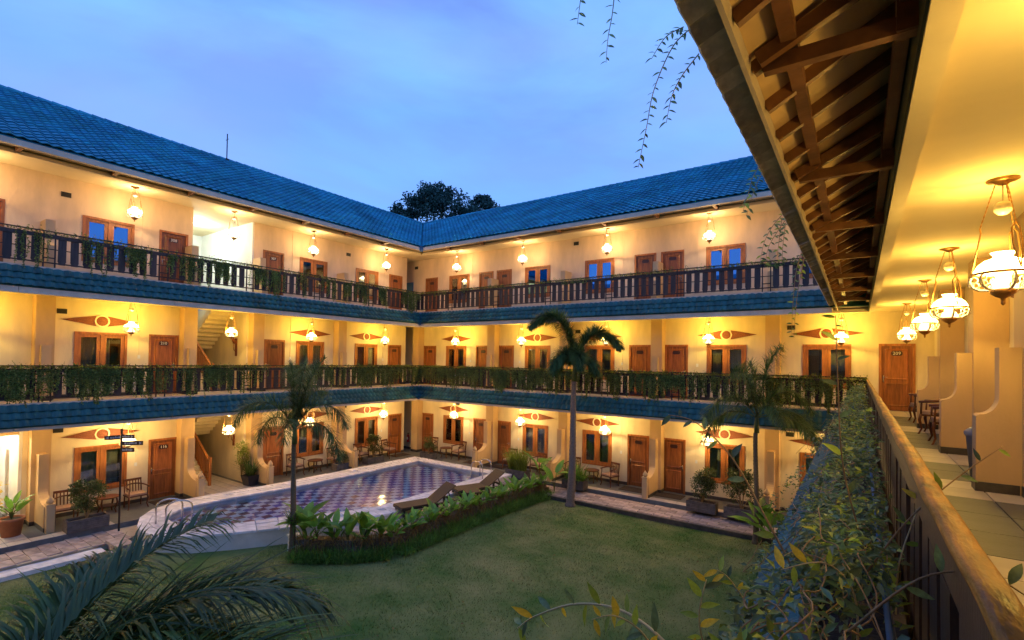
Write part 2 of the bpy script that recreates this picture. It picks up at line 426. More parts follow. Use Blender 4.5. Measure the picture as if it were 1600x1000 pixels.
# --- door
def door_meshes():
    a = MB()
    a.box((-DW / 2 + .06, .03, .012), (DW / 2 - .06, .075, DH - .06))
    f = MB()
    for x in (-1, 1): f.box((x * DW / 2, -.025, 0), (x * (DW / 2 - .068), .14, DH - .07))
    f.box((-DW / 2, -.025, DH - .07), (DW / 2, .14, DH))
    def panel(z0, z1):
        p = MB(); x0, x1 = -DW / 2 + .17, DW / 2 - .17
        o = [(x0, z0), (x1, z0), (x1, z1), (x0, z1)]; i = [(x0 + .055, z0 + .055), (x1 - .055, z0 + .055), (x1 - .055, z1 - .055), (x0 + .055, z1 - .055)]
        m = [(x0 + .025, z0 + .025), (x1 - .025, z0 + .025), (x1 - .025, z1 - .025), (x0 + .025, z1 - .025)]
        vs = [(x, .030, z) for x, z in o] + [(x, .012, z) for x, z in m] + [(x, .024, z) for x, z in i]
        fs = [(j, (j + 1) % 4, 4 + (j + 1) % 4, 4 + j) for j in range(4)] + [(4 + j, 4 + (j + 1) % 4, 8 + (j + 1) % 4, 8 + j) for j in range(4)] + [(8, 9, 10, 11)]
        p.add(vs, fs)
        for k in range(1, 3):
            x = x0 + (x1 - x0) * k / 3; p.box((x - .004, .0215, z0 + .06), (x + .004, .026, z1 - .06))
        return p.mesh('door_panel', door_m)
    def handle(s):
        h = MB(); x = s * (DW / 2 - .115)
        h.box((x - .018, .012, .88), (x + .018, .03, 1.10))
        h.tube([(x, .02, 1.04), (x, -.03, 1.04), (x - s * .11, -.035, 1.04)], .009, 6)
        return h.mesh('handle', steel_m, True)
    pl = MB(); n = 14
    pts = []
    for cx, a0 in ((.095, -PI / 2), (-.095, PI / 2)):
        for k in range(8): t = a0 + PI * k / 7; pts.append((cx + .05 * math.cos(t), .07 * math.sin(t)))
    pl.prism(pts, lambda x, z: (x, .010, z), lambda x, z: (x, -.004, z))
    return dict(leaf=a.mesh('door', door_m), frame=f.mesh('door_frame', frame_m), p1=panel(.14, .86), p2=panel(.96, DH - .16),
                hl=handle(-1), hr=handle(1), plate=pl.mesh('number_plate', plate_m))
DM = door_meshes()
NUM = {}
def add_door(w, s, fl, num, right):
    z = FZ[fl]
    o = wpart(w, 'door', DM['leaf'], P(w, s + DW / 2, 0, z), (0, 0, WROT[w]))
    obj('door_frame', DM['frame'], o); obj('door_panel', DM['p1'], o); obj('door_panel', DM['p2'], o)
    obj('handle', DM['hr' if right else 'hl'], o)
    obj('number_plate', DM['plate'], o, (0, 0.01, 1.78))
    if num:
        NUM.setdefault(num, text_mesh(num, .135, num_m))
        obj('door_number', NUM[num], o, (0, 0.001, 1.78), (PI / 2, 0, 0))
        o['label'] = 'wooden room door numbered ' + num
    return o

# --- window: two casements with curtains
def window_meshes():
    out = {}
    f = MB(); hw = WW / 2
    for x in (-1, 1): f.box((x * hw, -.03, 0), (x * (hw - .075), .13, WH))
    f.box((-hw + .075, -.03, WH - .075), (hw - .075, .13, WH)); f.box((-hw + .075, -.03, 0), (hw - .075, .13, .075))
    f.box((-.03, -.02, .075), (.03, .12, WH - .075))
    out['frame'] = f.mesh('window_frame', frame_m)
    c = MB(); w = hw - .075 - .03; x0 = -w / 2; st = .095
    c.box((x0 + .004, -.012, .004), (x0 + st, .035, WH - .154)); c.box((-x0 - st, -.012, .004), (-x0 - .004, .035, WH - .154))
    c.box((x0 + st, -.012, .004), (-x0 - st, .035, st)); c.box((x0 + st, -.012, WH - .154 - st), (-x0 - st, .035, WH - .154))
    out['sash'] = c.mesh('sash', frame_m)
    for nm, m in (('pane', pane_m), ('tint', tintpane_m)):
        p = MB(); p.box((x0 + st, .008, st), (-x0 - st, .014, WH - .154 - st)); out[nm] = p.mesh('pane', m)
    for k, (a, b) in enumerate(((-.52, -.22), (-.30, .30), (.12, .50), (-.5, .5))):
        cu = MB(); n = 26; vs = []
        for j in range(n + 1):
            x = (a + (b - a) * j / n); y = .24 + .025 * math.sin(j * 1.5) + .008 * math.sin(j * 3.7 + k)
            vs += [(x, y, -.1), (x * (1 if k == 3 else .98), y, WH)]
        cu.add(vs, [(2 * j, 2 * j + 2, 2 * j + 3, 2 * j + 1) for j in range(n)])
        out['curtain%d' % k] = cu.mesh('curtain', curtain_m, True, fix=False)
    return out
WM = window_meshes()
def add_window(w, s, fl, k, tint=False):
    z = FZ[fl] + WS
    o = wpart(w, 'window', WM['frame'], P(w, s + WW / 2, 0, z), (0, 0, WROT[w]))
    x = (WW / 2 - .075 - .03) / 2 + .03
    for sx in (-1, 1):
        obj('sash', WM['sash'], o, (sx * x, .01, .078))
        obj('pane', WM['tint' if tint else 'pane'], o, (sx * x, .012, .078))
    pat = ((0, 2), (0,), (2, 1), (1,), (3,), (0, 2), (0, 1))[(k * 5 + fl) % 7]
    for c in pat: obj('curtain', WM['curtain%d' % c], o)
    return o

def wall_with_openings(mb, w, s0, s1, z0, z1, ops, th=.16):
    ops = sorted([o for o in ops if o[1] > s0 and o[0] < s1]); cur = s0
    for a, b, za, zb in ops:
        if a > cur: wbox(mb, w, cur, a, -th, 0, z0, z1)
        if za > z0 + .01: wbox(mb, w, a, b, -th, 0, z0, za)
        if zb < z1 - .01: wbox(mb, w, a, b, -th, 0, zb, z1)
        cur = b
    if cur < s1: wbox(mb, w, cur, s1, -th, 0, z0, z1)

def buttress_mesh(fl):
    """low side wall of a gallery bay; profile in (d, z), thickness along x"""
    d1, d2, low, top = (.70, 1.38, .70, 2.08) if fl == 1 else (.58, .77, .85, 1.62)
    poly = [(.0, 0), (d2, 0), (d2, low)]
    n = 8
    for k in range(n + 1):
        t = k / n * PI / 2
        poly.append((d2 - .03 - (d2 - .03 - d1) * math.sin(t), low + .02 + (.34 if fl == 1 else .2) * (1 - math.cos(t))))
    poly += [(d1, top), (.0, top)]
    b = MB(); T = .11
    b.prism(poly, lambda d, z: (-T, -d, z), lambda d, z: (T, -d, z))
    return b.mesh('low_side_wall', peach_m), d2, low
BUT = {f: buttress_mesh(f) for f in (1, 2, 3)}
def finial_mesh():
    f = MB(); f.box((-.09, -.09, 0), (.09, .09, .76)); f.box((-.105, -.105, .76), (.105, .105, .79))
    f.lathe([(.05, .79), (.085, .83), (.095, .87), (.075, .92), (.035, .98), (.0, 1.03)], 10)
    return f.mesh('finial_post', peach_m)
FINIAL = finial_mesh()

CEND = YB - EDGE['back'] + .62 - .002
for w in ('left', 'back', 'right'):
    s0, s1 = SPAN[w]; E = EDGE[w]
    floors = (1, 2, 3) if w != 'right' else (2,)
    for fl in floors:
        z0, z1 = FZ[fl], CZ[fl]
        ops = [(a, a + DW, z0, z0 + DH) for a, _, _ in DOORS.get((w, fl), [])] + [(a, a + WW, z0 + WS, z0 + WS + WH) for a in WINS.get((w, fl), [])]
        inn = MB()
        segs = [(s0, s1)]
        if w == 'left':
            ra, rb = RECESS[fl]; segs = [(s0, ra), (rb, s1)]
            if fl == 1: segs = [(s0, 1.3), (3.72, ra), (rb, s1)]
        for a, b in segs:
            mb = MB(); wall_with_openings(mb, w, a, b, z0, z1, ops)
            dd = -4.6
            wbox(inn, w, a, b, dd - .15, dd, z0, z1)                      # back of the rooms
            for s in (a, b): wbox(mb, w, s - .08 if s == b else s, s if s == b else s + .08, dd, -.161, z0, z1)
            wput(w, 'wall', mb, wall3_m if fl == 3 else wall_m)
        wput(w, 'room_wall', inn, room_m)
        sk = MB()
        for a, b in segs:
            cuts = sorted([(o[0], o[1]) for o in ops if o[2] == z0]); cur = a
            for c in cuts:
                if a < c[0] < b: wbox(sk, w, cur, c[0], .001, .014, z0 + .001, z0 + .12); cur = c[1]
            wbox(sk, w, cur, b, .001, .014, z0 + .001, z0 + .12)
        wput(w, 'skirting', sk, base_m)
        # ceiling and slab
        c = MB()
        if w == 'left' and fl < 3:
            wbox(c, w, s0, CEND, 0.0, E - .62, z1, z1 + .04)
            for a, b in segs: wbox(c, w, a, min(b, CEND), -4.75, -.001, z1, z1 + .04)
        else: wbox(c, w, s0, s1 if w == 'back' else CEND, -4.75, (E - .62) if w != 'right' else 1.48, z1, z1 + .04)
        wput(w, 'ceiling', c, ceil_m)
        bm_ = MB()
        if w == 'right': wbox(bm_, w, s0, 18.0, 1.48, 1.60, z1 - .12, z1 + .5)
        else: wbox(bm_, w, s0 if w == 'left' else -18.4, CEND if w == 'left' else 0.3, E - .76, E - .62, z1 - .10, z1 + .25)
        wput(w, 'edge_beam', bm_, ceil_m)
        for a, n_, r_ in DOORS.get((w, fl), []): add_door(w, a, fl, n_, r_)
        for k, a in enumerate(WINS.get((w, fl), [])): add_window(w, a, fl, k + fl * 2 + (1 if w == 'back' else 0), tint=(fl == 3 and (w == 'back' and a > -15 or a < 6 and w == 'left')))
        # pillars and low side walls
        for s in PILLARS[w]:
            pw = PW[w]
            if fl < 3:
                m = MB(); wbox(m, w, s, s + pw, .002, .40, z0, z1 - .001); wput(w, 'pillar', m, peach_m)
                m = MB(); wbox(m, w, s - .008, s + pw + .008, .003, .408, z0 + .001, z0 + .12); wput(w, 'pillar_base', m, base_m)
            if w == 'back' and s < -19: continue
            me, d2, low = BUT[fl]
            dd = .395 if fl < 3 else .002
            off = .0 if fl < 3 else .0
            o = wpart(w, 'low_side_wall', me, P(w, s + pw / 2, off, z0), (0, 0, WROT[w]))
            m = MB(); wbox(m, w, s + pw / 2 - .118, s + pw / 2 + .118, .42, d2 + .008, z0 + .001, z0 + .12); wput(w, 'side_wall_base', m, base_m)
            if fl == 1: wpart(w, 'finial_post', FINIAL, P(w, s + pw / 2, d2 + .09, z0), (0, 0, WROT[w]))
    # floors of the galleries, with lip
    for fl in floors:
        if fl == 1: continue
        f = MB(); z = FZ[fl]; d1 = E - .33 if w != 'right' else 1.69
        lo, hi = (s0, YB - EDGE['back'] + .33) if w == 'left' else ((-25.0, XR - EDGE['right'] + .33) if w == 'back' else (s0, YB - .01))
        wbox(f, w, lo, hi, 0.001, d1, z - .30, z)
        wput(w, 'gallery_floor', f, creamtile_m)
        f = MB()
        if w == 'left':
            for a, b in [(s0, RECESS[2][0]), (RECESS[2][1], YB - EDGE['back'] + .329)]: wbox(f, w, a, b, -4.75, 0, z - .30, z)
            wbox(f, w, RECESS[2][0], RECESS[2][1], -.6, 0, z - .30, z)
        else: wbox(f, w, s0, s1, -4.75, 0, z - .30, z)
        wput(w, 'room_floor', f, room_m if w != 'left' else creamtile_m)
    # carved ornaments over the windows, vents
# ground slab under the galleries
g = MB()
g.box((-25, -4, LAWN - .3), (-17.95, 20, FZ[1])); g.box((-17.949, 17.82, LAWN - .3), (4.2, 20, FZ[1]))
g.box((-25, 20.001, LAWN - .3), (4.2, 24, FZ[1]))
structure('gallery_terrace', g.mesh('gallery_terrace', slate_m))

# slate and cream floor tiles of the ground gallery
def floor_tiles(name, w, cells, par=None):
    pass
def tile_mesh(lx, ly, m, th=.012, nm='floor_tile'):
    t = MB(); b = .004
    t.add([(-lx / 2, -ly / 2, 0), (lx / 2, -ly / 2, 0), (lx / 2, ly / 2, 0), (-lx / 2, ly / 2, 0),
           (-lx / 2 + b, -ly / 2 + b, th), (lx / 2 - b, -ly / 2 + b, th), (lx / 2 - b, ly / 2 - b, th), (-lx / 2 + b, ly / 2 - b, th)],
          [(4, 5, 6, 7), (0, 1, 5, 4), (1, 2, 6, 5), (2, 3, 7, 6), (3, 0, 4, 7)])
    return t.mesh(nm, m, fix=False)

def ornament_meshes():
    a = MB(); L_, H = 1.02, .165
    for sg in (-1, 1):
        pts = [(sg * L_, 0), (sg * .62, H * .45), (sg * .15, H), (sg * .205, 0), (sg * .15, -H), (sg * .62, -H * .45)]
        a.prism(pts, lambda x, z: (x, 0, z), lambda x, z: (x, -.035, z))
    a.lathe([(0, -.0), (.15, 0), (.15, .03), (.08, .04), (0, .045)], 16)
    for v in range(len(a.v) - 16 * 5, len(a.v)):
        x, y, z = a.v[v]; a.v[v] = (x, -z, y)
    r = MB(); n = 28; vs = []
    for j in range(n):
        t = 2 * PI * j / n
        for rr, yy in ((.156, 0), (.156, -.04), (.196, -.04), (.196, 0)): vs.append((rr * math.cos(t), yy, rr * math.sin(t)))
    r.add(vs, [(j * 4 + k, ((j + 1) % n) * 4 + k, ((j + 1) % n) * 4 + (k + 1) % 4, j * 4 + (k + 1) % 4) for j in range(n) for k in range(4)])
    return a.mesh('wall_ornament', ornament_m), r.mesh('ornament_ring', cream_m)
OR = ornament_meshes()
for w in ('left', 'back', 'right'):
    for fl in (1, 2):
        for a in WINS.get((w, fl), []):
            if w == 'right' and a < 8: continue
            o = wpart(w, 'wall_ornament', OR[0], P(w, a + WW / 2, .002, FZ[fl] + 2.43), (0, 0, WROT[w]))
            obj('ornament_ring', OR[1], o)
def vent_mesh():
    v = MB(); v.box((-.12, -.012, -.075), (.12, .03, .075), 0)
    for k in range(4): v.box((-.10, -.024, -.055 + k * .032), (.10, -.010, -.043 + k * .032), 0)
    return v.mesh('vent', vent_m)
VM = vent_mesh()
for w, s, z in (('left', 4.49, 1.27), ('left', 4.49, -2.37), ('left', 4.5, 4.86), ('left', 14.8, 4.9), ('left', 14.75, -2.33), ('back', -10.19, 5.15), ('back', -10.05, 1.27), ('back', -1.9, 1.25),
                ('back', -1.92, -2.4), ('back', -20.1, 5.0), ('back', -20.05, 1.2), ('back', -16.9, -2.3)):
    wpart(w, 'vent', VM, P(w, s, .002, z), (0, 0, WROT[w]))
sw = MB(); sw.box((-.04, -.012, -.06), (.04, 0, .06)); sw.box((-.02, -.018, -.02), (.02, -.012, .02)); SWM = sw.mesh('switch_plate', white_m)
for w, s, z in [('left', 6.5, f + 1.3) for f in FZ.values()] + [('left', 11.95, f + 1.3) for f in FZ.values()] + [('left', 17.0, f + 1.3) for f in FZ.values()] + \
        [('back', x, f + 1.3) for x in (-16.1, -13.1, -8.0, -5.0) for f in FZ.values()]:
    wpart(w, 'switch_plate', SWM, P(w, s, .001, z), (0, 0, WROT[w]))

for w, ss in (('left', (6.5, 11.95, 17.0)), ('back', (-16.1, -13.1, -8.0, -5.0))):
    for fl in (1, 2, 3):
        for s in ss:
            m = MB(); wbox(m, w, s - .011, s + .011, .001, .014, FZ[fl] + 1.37, CZ[fl] - .002); wput(w, 'conduit', m, wall3_m if fl == 3 else wall_m)
# --- stairwell in the left wing
def stairwell():
    w = 'left'
    for fl in (1, 2, 3):
        a, b = RECESS[fl]; z0, z1 = FZ[fl], (CZ[fl] if fl == 3 else FZ[fl + 1] - .3)
        m = MB()
        wbox(m, w, a - .0, a + .07, -4.5, -.16 if fl == 3 else -.01, z0, z1)
        wbox(m, w, b - .07, b, -4.5, -.01, z0, z1)
        wbox(m, w, a, b, -4.6, -4.5, z0, z1)
        wput(w, 'stairwell_wall', m, white_m if fl == 3 else wall_m)
        if fl < 3:
            st = MB(); nst = 11; run = .235; rise = (FZ[fl + 1] - z0) / (2 * nst)
            for k in range(nst):      # first flight goes away from the court
                d = -.5 - k * run
                wbox(st, w, a + .08, a + .95, d - run, d, z0 + k * rise - (.16 if k else 0), z0 + (k + 1) * rise)
            wbox(st, w, a + .08, b - .08, -4.49, -.5 - nst * run, z0 + nst * rise - .15, z0 + nst * rise)
            for k in range(nst):
                d = -.5 - (nst - k) * run
                wbox(st, w, a + 1.05, b - .08, d, d + run, z0 + (nst + k) * rise - .16, z0 + (nst + k + 1) * rise)
            # soffit of the upper flight
            y0 = a + 1.04; y1 = b - .075
            A = [P(w, y0, -.5 - nst * run, z0 + nst * rise - .2), P(w, y1, -.5 - nst * run, z0 + nst * rise - .2), P(w, y1, -.45, z0 + 2 * nst * rise - .22), P(w, y0, -.45, z0 + 2 * nst * rise - .22)]
            B = [(x, y, z + .12) for x, y, z in A]
            st.add(A + B, [(0, 1, 2, 3), (4, 7, 6, 5), (0, 4, 5, 1), (1, 5, 6, 2), (2, 6, 7, 3), (3, 7, 4, 0)])
            o = wput(w, 'staircase', st, wall_m)
            r = o.location
            rail = MB(); y = a + .93
            p = lambda k, h: P(w, y, -.5 - k * run, z0 + k * rise + h)
            rail.bar(p(0, .95), p(nst, .95), .07, .07); rail.bar(p(0, .14), p(nst, .14), .05, .05)
            rail.bar(P(w, y, -.42, z0), P(w, y, -.42, z0 + 1.1), .09, .09, up=(0, 1, 0))
            for k in range(0, nst * 2): rail.bar(p(k / 2 + .25, .12), p(k / 2 + .25, .95), .03, .03, up=(0, 1, 0))
            rail.box(P(w, a + .1, -1.0, z0 - .0), P(w, a + .1, -1.0, z0)) if 0 else None
            ro = obj('stair_railing', rail.mesh('stair_railing', frame_m), o)
    # light fitting on the top ceiling
    m = MB(); m.lathe([(0, -.09), (.10, -.075), (.15, -.03), (.16, 0)], 16)
    o = wpart(w, 'ceiling_lamp', m.mesh('ceiling_lamp', whitelamp_m, True), (-22.1, 9.1, CZ[3] - .001))
    ld = bpy.data.lights.new('stairwell_light', 'POINT'); ld.energy = 75; ld.color = (.80, 1.0, .95); ld.shadow_soft_size = .12
    lo = bpy.data.objects.new('stairwell_light', ld); COL.objects.link(lo); lo.location = (-22.1, 9.1, CZ[3] - .22)
    # brown service door at the back of the ground recess and a carved wall sconce on each floor
    m = MB(); wbox(m, w, 8.3, 9.3, -4.498, -4.44, FZ[1], FZ[1] + 2.1); wbox(m, w, 8.38, 9.22, -4.438, -4.42, FZ[1] + .1, FZ[1] + 2.0)
    wput(w, 'service_door', m, door_m)
    for fl in (1, 2):
        m = MB(); z = FZ[fl] + 1.75; y = RECESS[fl][1] - .07
        m.box((-20.85, y - .03, z - .38), (-20.72, y, z + .34)); m.box((-20.9, y - .10, z + .12), (-20.67, y - .03, z + .22)); m.lathe([(.0, -.05), (.07, 0), (.05, .1), (0, .14)], 8, (-20.785, y - .12, z + .22))
        m.tube([(-20.78, y - .03, z - .2), (-20.78, y - .1, z - .12), (-20.78, y - .12, z + .1)], .015, 5)
        wput(w, 'carved_sconce', m, ornament_m)
stairwell()

# --- lit entrance niche at the near end of the left wing
def entrance():
    w = 'left'; m = MB()
    wbox(m, w, 1.2, 1.3, -2.6, -.162, FZ[1], CZ[1]); wbox(m, w, 3.64, 3.715, -2.6, -.005, FZ[1], CZ[1]); wbox(m, w, 1.2, 3.8, -2.7, -2.6, FZ[1], CZ[1])
    wput(w, 'niche_wall', m, white_m)
    m = MB(); wbox(m, w, 1.3, 3.635, -.15, -.01, FZ[1] + 2.62, CZ[1]); wput(w, 'niche_lintel', m, peach_m)
    m = MB(); m.lathe([(.0, 0), (.12, 0), (.12, .03), (.03, .05)], 12); o = wpart(w, 'ceiling_lamp', m.mesh('ceiling_lamp', whitelamp_m, True), (-21.2, 2.4, CZ[1] - .055))
    ld = bpy.data.lights.new('niche_light', 'POINT'); ld.energy = 130; ld.color = (1, .86, .62); ld.shadow_soft_size = .1
    lo = bpy.data.objects.new('niche_light', ld); COL.objects.link(lo); lo.location = (-21.2, 2.4, CZ[1] - .2)
    m = MB(); wbox(m, w, 3.1, 3.55, -2.598, -2.55, FZ[1], FZ[1] + 2.3); 
    col = MB()
    for k in range(26): col.lathe([(.13, 0), (.155 + .01 * (k % 2), .03), (.13, .06)], 12, (-21.3, 3.25, FZ[1] + .35 + k * .066), mi=k % 2)
    col.box((-21.52, 3.03, FZ[1]), (-21.08, 3.47, FZ[1] + .35), 0); col.box((-21.46, 3.09, FZ[1] + 2.07), (-21.14, 3.41, FZ[1] + 2.2), 0)
    o = tag(obj('carved_column', col.mesh('carved_column', [terra_m, cream_m])), 'ribbed red and cream column standing in the brightly lit entrance', 'column')
entrance()

# --- roofs and tiled skirts
def tile_profile(wd, ln, th=.024, amp=.036, seg=6):
    """tile seen from outside: x across, y up the slope, z normal; nose at y=0"""
    vs = []; n = seg + 1
    for y, dz in ((0, .034), (ln * 1.08, 0.0)):
        for j in range(n):
            x = -wd / 2 + wd * j / seg; vs.append((x, y, dz + amp * (.5 + .5 * math.sin(2 * PI * j / seg - PI / 2)) + .006))
    for j in range(n):
        x, y, z = vs[j]; vs.append((x, y + .004, z - th))
    fs = []
    for j in range(seg):
        fs.append((j, j + 1, n + j + 1, n + j)); fs.append((2 * n + j, 2 * n + j + 1, j + 1, j))
    return vs, fs
def tile_field(w, name, wd, ln, frames, m, mstuff, maxobj=300, keyf=None):
    """frames: list of (origin, xaxis, yaxis, zaxis). Nearest ones become parts of their own, the rest one joined part"""
    vs, fs = tile_profile(wd, ln)
    me = MB(); me.add(vs, fs); mesh = me.mesh(name, m, False, fix=False)
    frames = sorted(frames, key=lambda f: f[0].length_squared)
    r = ROOT[w].location
    for o_, x, y, z in frames[:maxobj]:
        ob = bpy.data.objects.new(name, mesh); COL.objects.link(ob); ob.parent = ROOT[w]
        M = Matrix((x, y, z)).transposed()
        j = R.uniform(-.008, .008)
        ob.location = o_ - r + z * R.uniform(0, .006); ob.rotation_euler = (M @ Matrix.Rotation(j, 3, 'Z')).to_euler()
    rest = frames[maxobj:]
    if rest:
        A = np.array(vs); n = len(A); nf = np.array(fs)
        O = np.array([f[0] - r for f in rest]); X = np.array([f[1] for f in rest]); Y = np.array([f[2] for f in rest]); Z = np.array([f[3] for f in rest])
        O = O + Z * rng.uniform(0, .007, (len(rest), 1))
        V = O[:, None] + A[None, :, 0:1] * X[:, None] + A[None, :, 1:2] * Y[:, None] + A[None, :, 2:3] * Z[:, None]
        F = (nf[None] + (np.arange(len(rest)) * n)[:, None, None]).reshape(-1, 4)
        ob = obj(name + 's', np_mesh(name + 's', V, F, mstuff), ROOT[w], kind='stuff')

def slope_frames(w, s0f, s1f, dE, zE, dT, zT, wd, ln):
    """s0f, s1f: functions of the inset (metres up plan) for the clip along s"""
    a = Vector(P(w, 0, dE, zE)); b = Vector(P(w, 0, dT, zT)); y = (b - a); Ls = y.length; y.normalize()
    x = Vector(P(w, 1, 0, 0)) - Vector(P(w, 0, 0, 0)); z = x.cross(y)
    if z.z < 0: x = -x; z = x.cross(y)
    fr = []
    nrow = int(Ls / ln + .5)
    for k in range(nrow):
        t = k * ln; inset = (t + ln * .4) * abs(dE - dT) / Ls
        lo, hi = s0f(inset), s1f(inset); n = int((hi - lo) / wd)
        for j in range(n):
            s = lo + (j + .5) * (hi - lo) / n
            fr.append((Vector(P(w, s, dE, zE)) + y * t + z * .012, x, y, z))
    return fr
def sheet(mb, pts, off, mi=0):
    n = Vector((pts[1][0] - pts[0][0], pts[1][1] - pts[0][1], pts[1][2] - pts[0][2])).cross(Vector((pts[2][0] - pts[0][0], pts[2][1] - pts[0][1], pts[2][2] - pts[0][2]))).normalized()
    if n.z < 0: n = -n
    top = [Vector(p) for p in pts]; bot = [p - n * off for p in top]
    k = len(pts); mb.add(top + bot, [tuple(range(k)), tuple(range(2 * k - 1, k - 1, -1))] + [(i, (i + 1) % k, k + (i + 1) % k, k + i) for i in range(k)], mi)

RW, RZ0, RZ1 = 5.0, 5.50, 8.51
xe, ye = XL + EDGE['left'], YB - EDGE['back']       # inner corner of the eaves
for w in ('left', 'back'):
    E = EDGE[w]
    base = MB()
    if w == 'left':
        sheet(base, [(xe - .02, -4, RZ0), (xe - .02, ye, RZ0), (xe - RW, ye + RW, RZ1), (xe - RW, -4, RZ1)], .03)
        sheet(base, [(xe - RW, -4, RZ1), (xe - RW, ye + RW, RZ1), (xe - 2 * RW, ye + 2 * RW, RZ0), (xe - 2 * RW, -4, RZ0)], .03)
        fr = slope_frames(w, lambda i: -3.9, lambda i: ye + i, E, RZ0, E - RW, RZ1, .235, .27)
    else:
        sheet(base, [(xe, ye + .02, RZ0), (4.2, ye + .02, RZ0), (4.2, ye + RW, RZ1), (xe - RW, ye + RW, RZ1)], .03)
        sheet(base, [(xe - RW, ye + RW, RZ1), (4.2, ye + RW, RZ1), (4.2, ye + 2 * RW, RZ0), (xe - 2 * RW, ye + 2 * RW, RZ0)], .03)
        fr = slope_frames(w, lambda i: xe - i, lambda i: 4.1, E, RZ0, E - RW, RZ1, .235, .27)
        fr = [f for f in fr if f[0].x < 2.5]
    wput(w, 'roof_sheet', base, tilestuff_m)
    tile_field(w, 'roof_tile', .235, .27, fr, tile_m, tilestuff_m)
    # ridge caps
    rc = MB(); k = -4 if w == 'left' else xe - RW
    a, b = (-4, ye + RW) if w == 'left' else (xe - RW, 4.2)
    n = int((b - a) / .36)
    for j in range(n):
        s = a + (b - a) * j / n; e = a + (b - a) * (j + 1.08) / n
        p = (lambda q: P(w, q, E - RW, RZ1 + .03))
        rc.tube([p(s), p(e)], [.115, .09], 8)
    wput(w, 'ridge_caps', rc, tilestuff_m, kind='stuff')
    # gutter board, soffit, brackets
    g = MB(); a, b = (-4, ye) if w == 'left' else (xe, 4.2)
    c = 0.0
    wbox(g, w, a, b - (.0 if w == 'left' else 0), E - .16, E - .02, RZ0 - .17, RZ0 - .02)
    wput(w, 'gutter', g, trim_m)
    so = MB(); 
    wbox(so, w, a - (0 if w == 'left' else .5), b + (.5 if w == 'left' else 0), E - .64, E - .161, RZ0 - .06, RZ0 - .03)
    wput(w, 'soffit', so, ply_m)
    br = MB(); br.box((-.05, -.5, -.11), (.05, 0, 0)); bme = br.mesh('eave_bracket', rafter_m)
    s = 1.06
    while s < (17 if w == 'left' else 19.5):
        q = s if w == 'left' else -16.4 + (s - 1.06)
        if w == 'left' or q < 1: wpart(w, 'eave_bracket', bme, P(w, q, E - .64, RZ0 - .065), (0, 0, WROT[w]))
        s += 2.06
v = MB()
v.add([(xe + .09, ye - .03, RZ0 + .05), (xe - RW + .1, ye + RW - .1, RZ1 + .07), (xe - RW - .1, ye + RW + .1, RZ1 + .07), (xe - .11, ye + .09, RZ0 + .05)], [(0, 1, 2, 3)])
v.box((xe - .06, ye - .07, RZ0 - .22), (xe + .07, ye + .05, RZ0 + .05))
wput('back', 'valley_flashing', v, mat('grey_blue_flashing', (.10, .20, .34), .5, .15, 4))

for fl in (2, 3):
    f = FZ[fl]
    for w in ('left', 'back'):
        E = EDGE[w]
        a0, b0 = (-4, ye) if w == 'left' else (xe, 4.2)
        fr = []
        if w == 'left':
            fr = slope_frames(w, lambda i: -1.5, lambda i: ye + i, E, f - .56, E - .30, f - .03, .205, .205)
        else:
            fr = slope_frames(w, lambda i: xe - i, lambda i: XR - EDGE['right'], E, f - .56, E - .30, f - .03, .205, .205)
        SK = globals().setdefault('SK', {'left': [], 'back': []}); SK[w] += fr
        b = MB()
        if w == 'left': sheet(b, [(xe - .01, -4, f - .56), (xe - .01, ye, f - .56), (xe - .31, ye + .3, f - .03), (xe - .31, -4, f - .03)], .03)
        else: sheet(b, [(xe, ye + .01, f - .56), (4.2, ye + .01, f - .56), (4.2, ye + .31, f - .03), (xe - .3, ye + .31, f - .03)], .03)
        wput(w, 'skirt_sheet', b, skirt_m)
        g = MB(); h = .155 if fl == 3 else .085
        lo, hi = (-4, ye + (.0)) if w == 'left' else (xe, XR - EDGE['right'] + .05)
        n = 6
        for k in range(n):   # gutter lengths with open joints
            s_, e_ = lo + (hi - lo) * k / n, lo + (hi - lo) * (k + 1) / n
            wbox(g, w, s_ + .006, e_ - (.006 if not (w == 'left' and k == n - 1) else -.12), E - .15, E - .015, f - .575 - h, f - .575)
        wput(w, 'gutter', g, trim_m)
        so = MB(); wbox(so, w, lo - (0 if w == 'left' else .5), hi + (.5 if w == 'left' else 0), E - .62, E - .151, f - .60, f - .58); wput(w, 'soffit', so, ply_m)
        lip = MB(); lo2, hi2 = (-4, ye + .33) if w == 'left' else (xe - .33, XR - EDGE['right'] + .3)
        wbox(lip, w, lo2, hi2, E - .42, E - .29, f - .02, f + .045); wput(w, 'slab_lip', lip, trim_m)
for w in ('left', 'back'): tile_field(w, 'skirt_tile', .205, .205, SK[w], skirt_m, skirtstuff_m)
cap = MB()
for fl in (2, 3): cap.bar((xe + .02, ye - .02, FZ[fl] - .60), (xe - .30, ye + .30, FZ[fl] + .0), .16, .05)
wput('back', 'corner_flashing', cap, MATS['grey_blue_flashing'])

